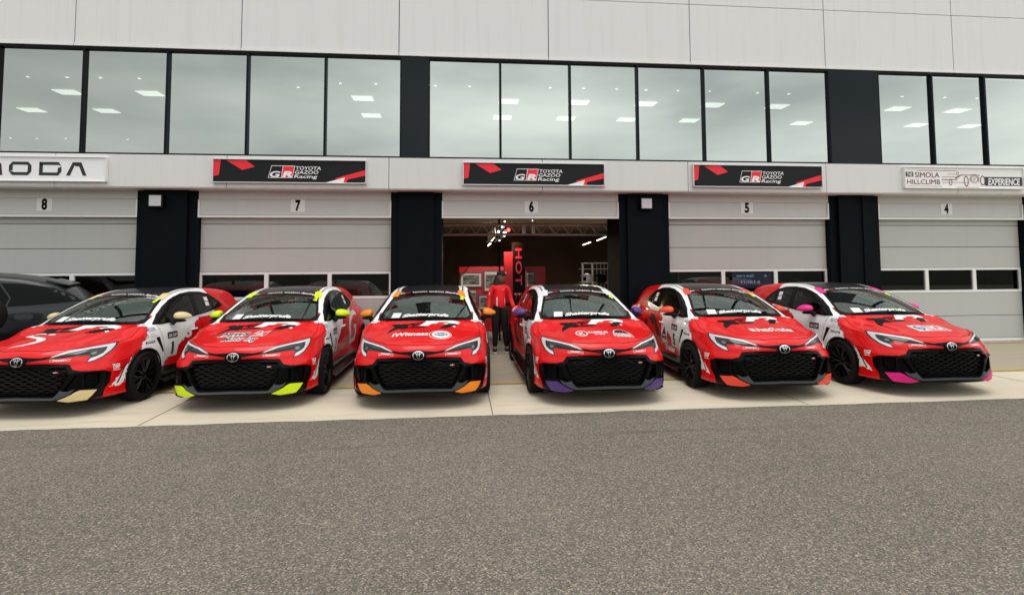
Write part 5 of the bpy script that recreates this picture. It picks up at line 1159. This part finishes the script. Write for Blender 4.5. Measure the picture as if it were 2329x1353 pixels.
    for a_ in range(8):
        for b_ in range(n): F.append((a_*n+b_,(a_+1)*n+b_,(a_+1)*n+(b_+1)%n,a_*n+(b_+1)%n))
    cp.add(V,F); pk=[(.070*math.cos(q),-.07-.10*abs(math.sin(q))) for q in [math.pi*i/10 for i in range(11)]]
    cp.add([(x_,y_,.040-.12*abs(x_)*abs(x_)/.07-.05*abs(y_+.07)) for x_,y_ in pk]+[(x_,y_,.034-.12*abs(x_)*abs(x_)/.07-.05*abs(y_+.07)) for x_,y_ in pk],[tuple(range(11)),tuple(range(21,10,-1))]+[(i,i+1,i+12,i+11) for i in range(10)]); co_=cp.obj('cap',tr,hd,True)
    k=MB(); k.lathe([(.001,-.1),(.018,-.098)],'y',12,(.02,-.001,.072)); k.obj('cap_badge',m_white,hd,True)
    def flash(name,poly,y0):
        v,f=cdt([densify(poly,.02)],.02); c=v[f].mean(1); f=f[inpoly(c[:,0],c[:,1],poly)]
        o=meshobj(name,[(a_,y0,b_) for a_,b_ in v],[tuple(q) for q in f],m_white,t); sw=o.modifiers.new('w','SHRINKWRAP'); sw.target=j; sw.offset=.012; sw.wrap_method='NEAREST_SURFACEPOINT'; sw.wrap_mode='OUTSIDE_SURFACE'
    flash('jacket_flash',[(-.10,1.13),(-.075,1.12),(-.085,1.04),(-.06,.94),(-.12,.93),(-.115,1.0)],-.16)
    flash('jacket_flash',[(.125,1.10),(.14,1.10),(.145,1.0),(.13,.95),(.12,1.02)],-.14)
    flash('chest_badge',[(.05,1.255),(.11,1.255),(.11,1.27),(.05,1.27)],-.16)
    flash('sleeve_mark',[(-.265,1.225),(-.225,1.225),(-.225,1.24),(-.265,1.24)],-.12); flash('sleeve_mark',[(-.27,1.19),(-.23,1.19),(-.23,1.205),(-.27,1.205)],-.12)
    t.scale=(.93,.95,1)
    return t
pp=at(1137,793,11.22); pp=pix(1137,793,Z=.0); pp.y=11.18; pp.x=at(1137,700,11.18).x; pp.z=.0
pt=person(pp)
# threshold slab of the doorway
k=MB(); k.box((-.36,11.14,0),(3.38,11.50,.012)); o=k.obj('threshold',mat('threshold_grey',(.38,.38,.37),.7)); tag(o,kind='structure')
# ---------------- opposite side of the pit lane (seen only as reflections; wall and hillside added to cut glare) ----------------
k=MB(); k.box((-70,-16.2,0),(70,-16,1.15)); o=k.obj('added_pit_wall',mat('added_wall_concrete',(.16,.16,.155),.8)); tag(o,'added long low concrete wall across the lane, unseen behind the camera','wall')  # unseen barrier added to darken what the car fronts reflect
k=MB()
for i in range(-20,21): k.tube([(i*3.4,-16.6,0),(i*3.4,-16.6,3.0),(i*3.4,-16.2,3.4)],.05,6)
for z_ in (1.2,1.8,2.4,3.0): k.tube([(-68,-16.6,z_),(68,-16.6,z_)],.02,4)
o=k.obj('catch_fence',mat('fence_steel',(.05,.05,.05),.6)); tag(o,'tall steel debris fence behind the pit wall','fence')
k=MB(); rnd=random.Random(5); n=60; R0=120; V=[];F=[]
for i in range(n+1):
    q=math.pi*(1.02+.96*i/n); h=9+4.5*math.sin(i*.55)+2.5*math.sin(i*1.7+1); V+=[(R0*math.cos(q),R0*math.sin(q),-.2),((R0+18)*math.cos(q),(R0+18)*math.sin(q),h*.8),((R0+60)*math.cos(q),(R0+60)*math.sin(q),h+3)]
for i in range(n): F+=[(3*i,3*i+3,3*i+4,3*i+1),(3*i+1,3*i+4,3*i+5,3*i+2)]
k.add(V,F); o=k.obj('added_hills',mat('added_hill_dark',(.035,.042,.025),.95)); tag(o,kind='structure')  # dark unseen hillside added to block bright horizon sky from reflections
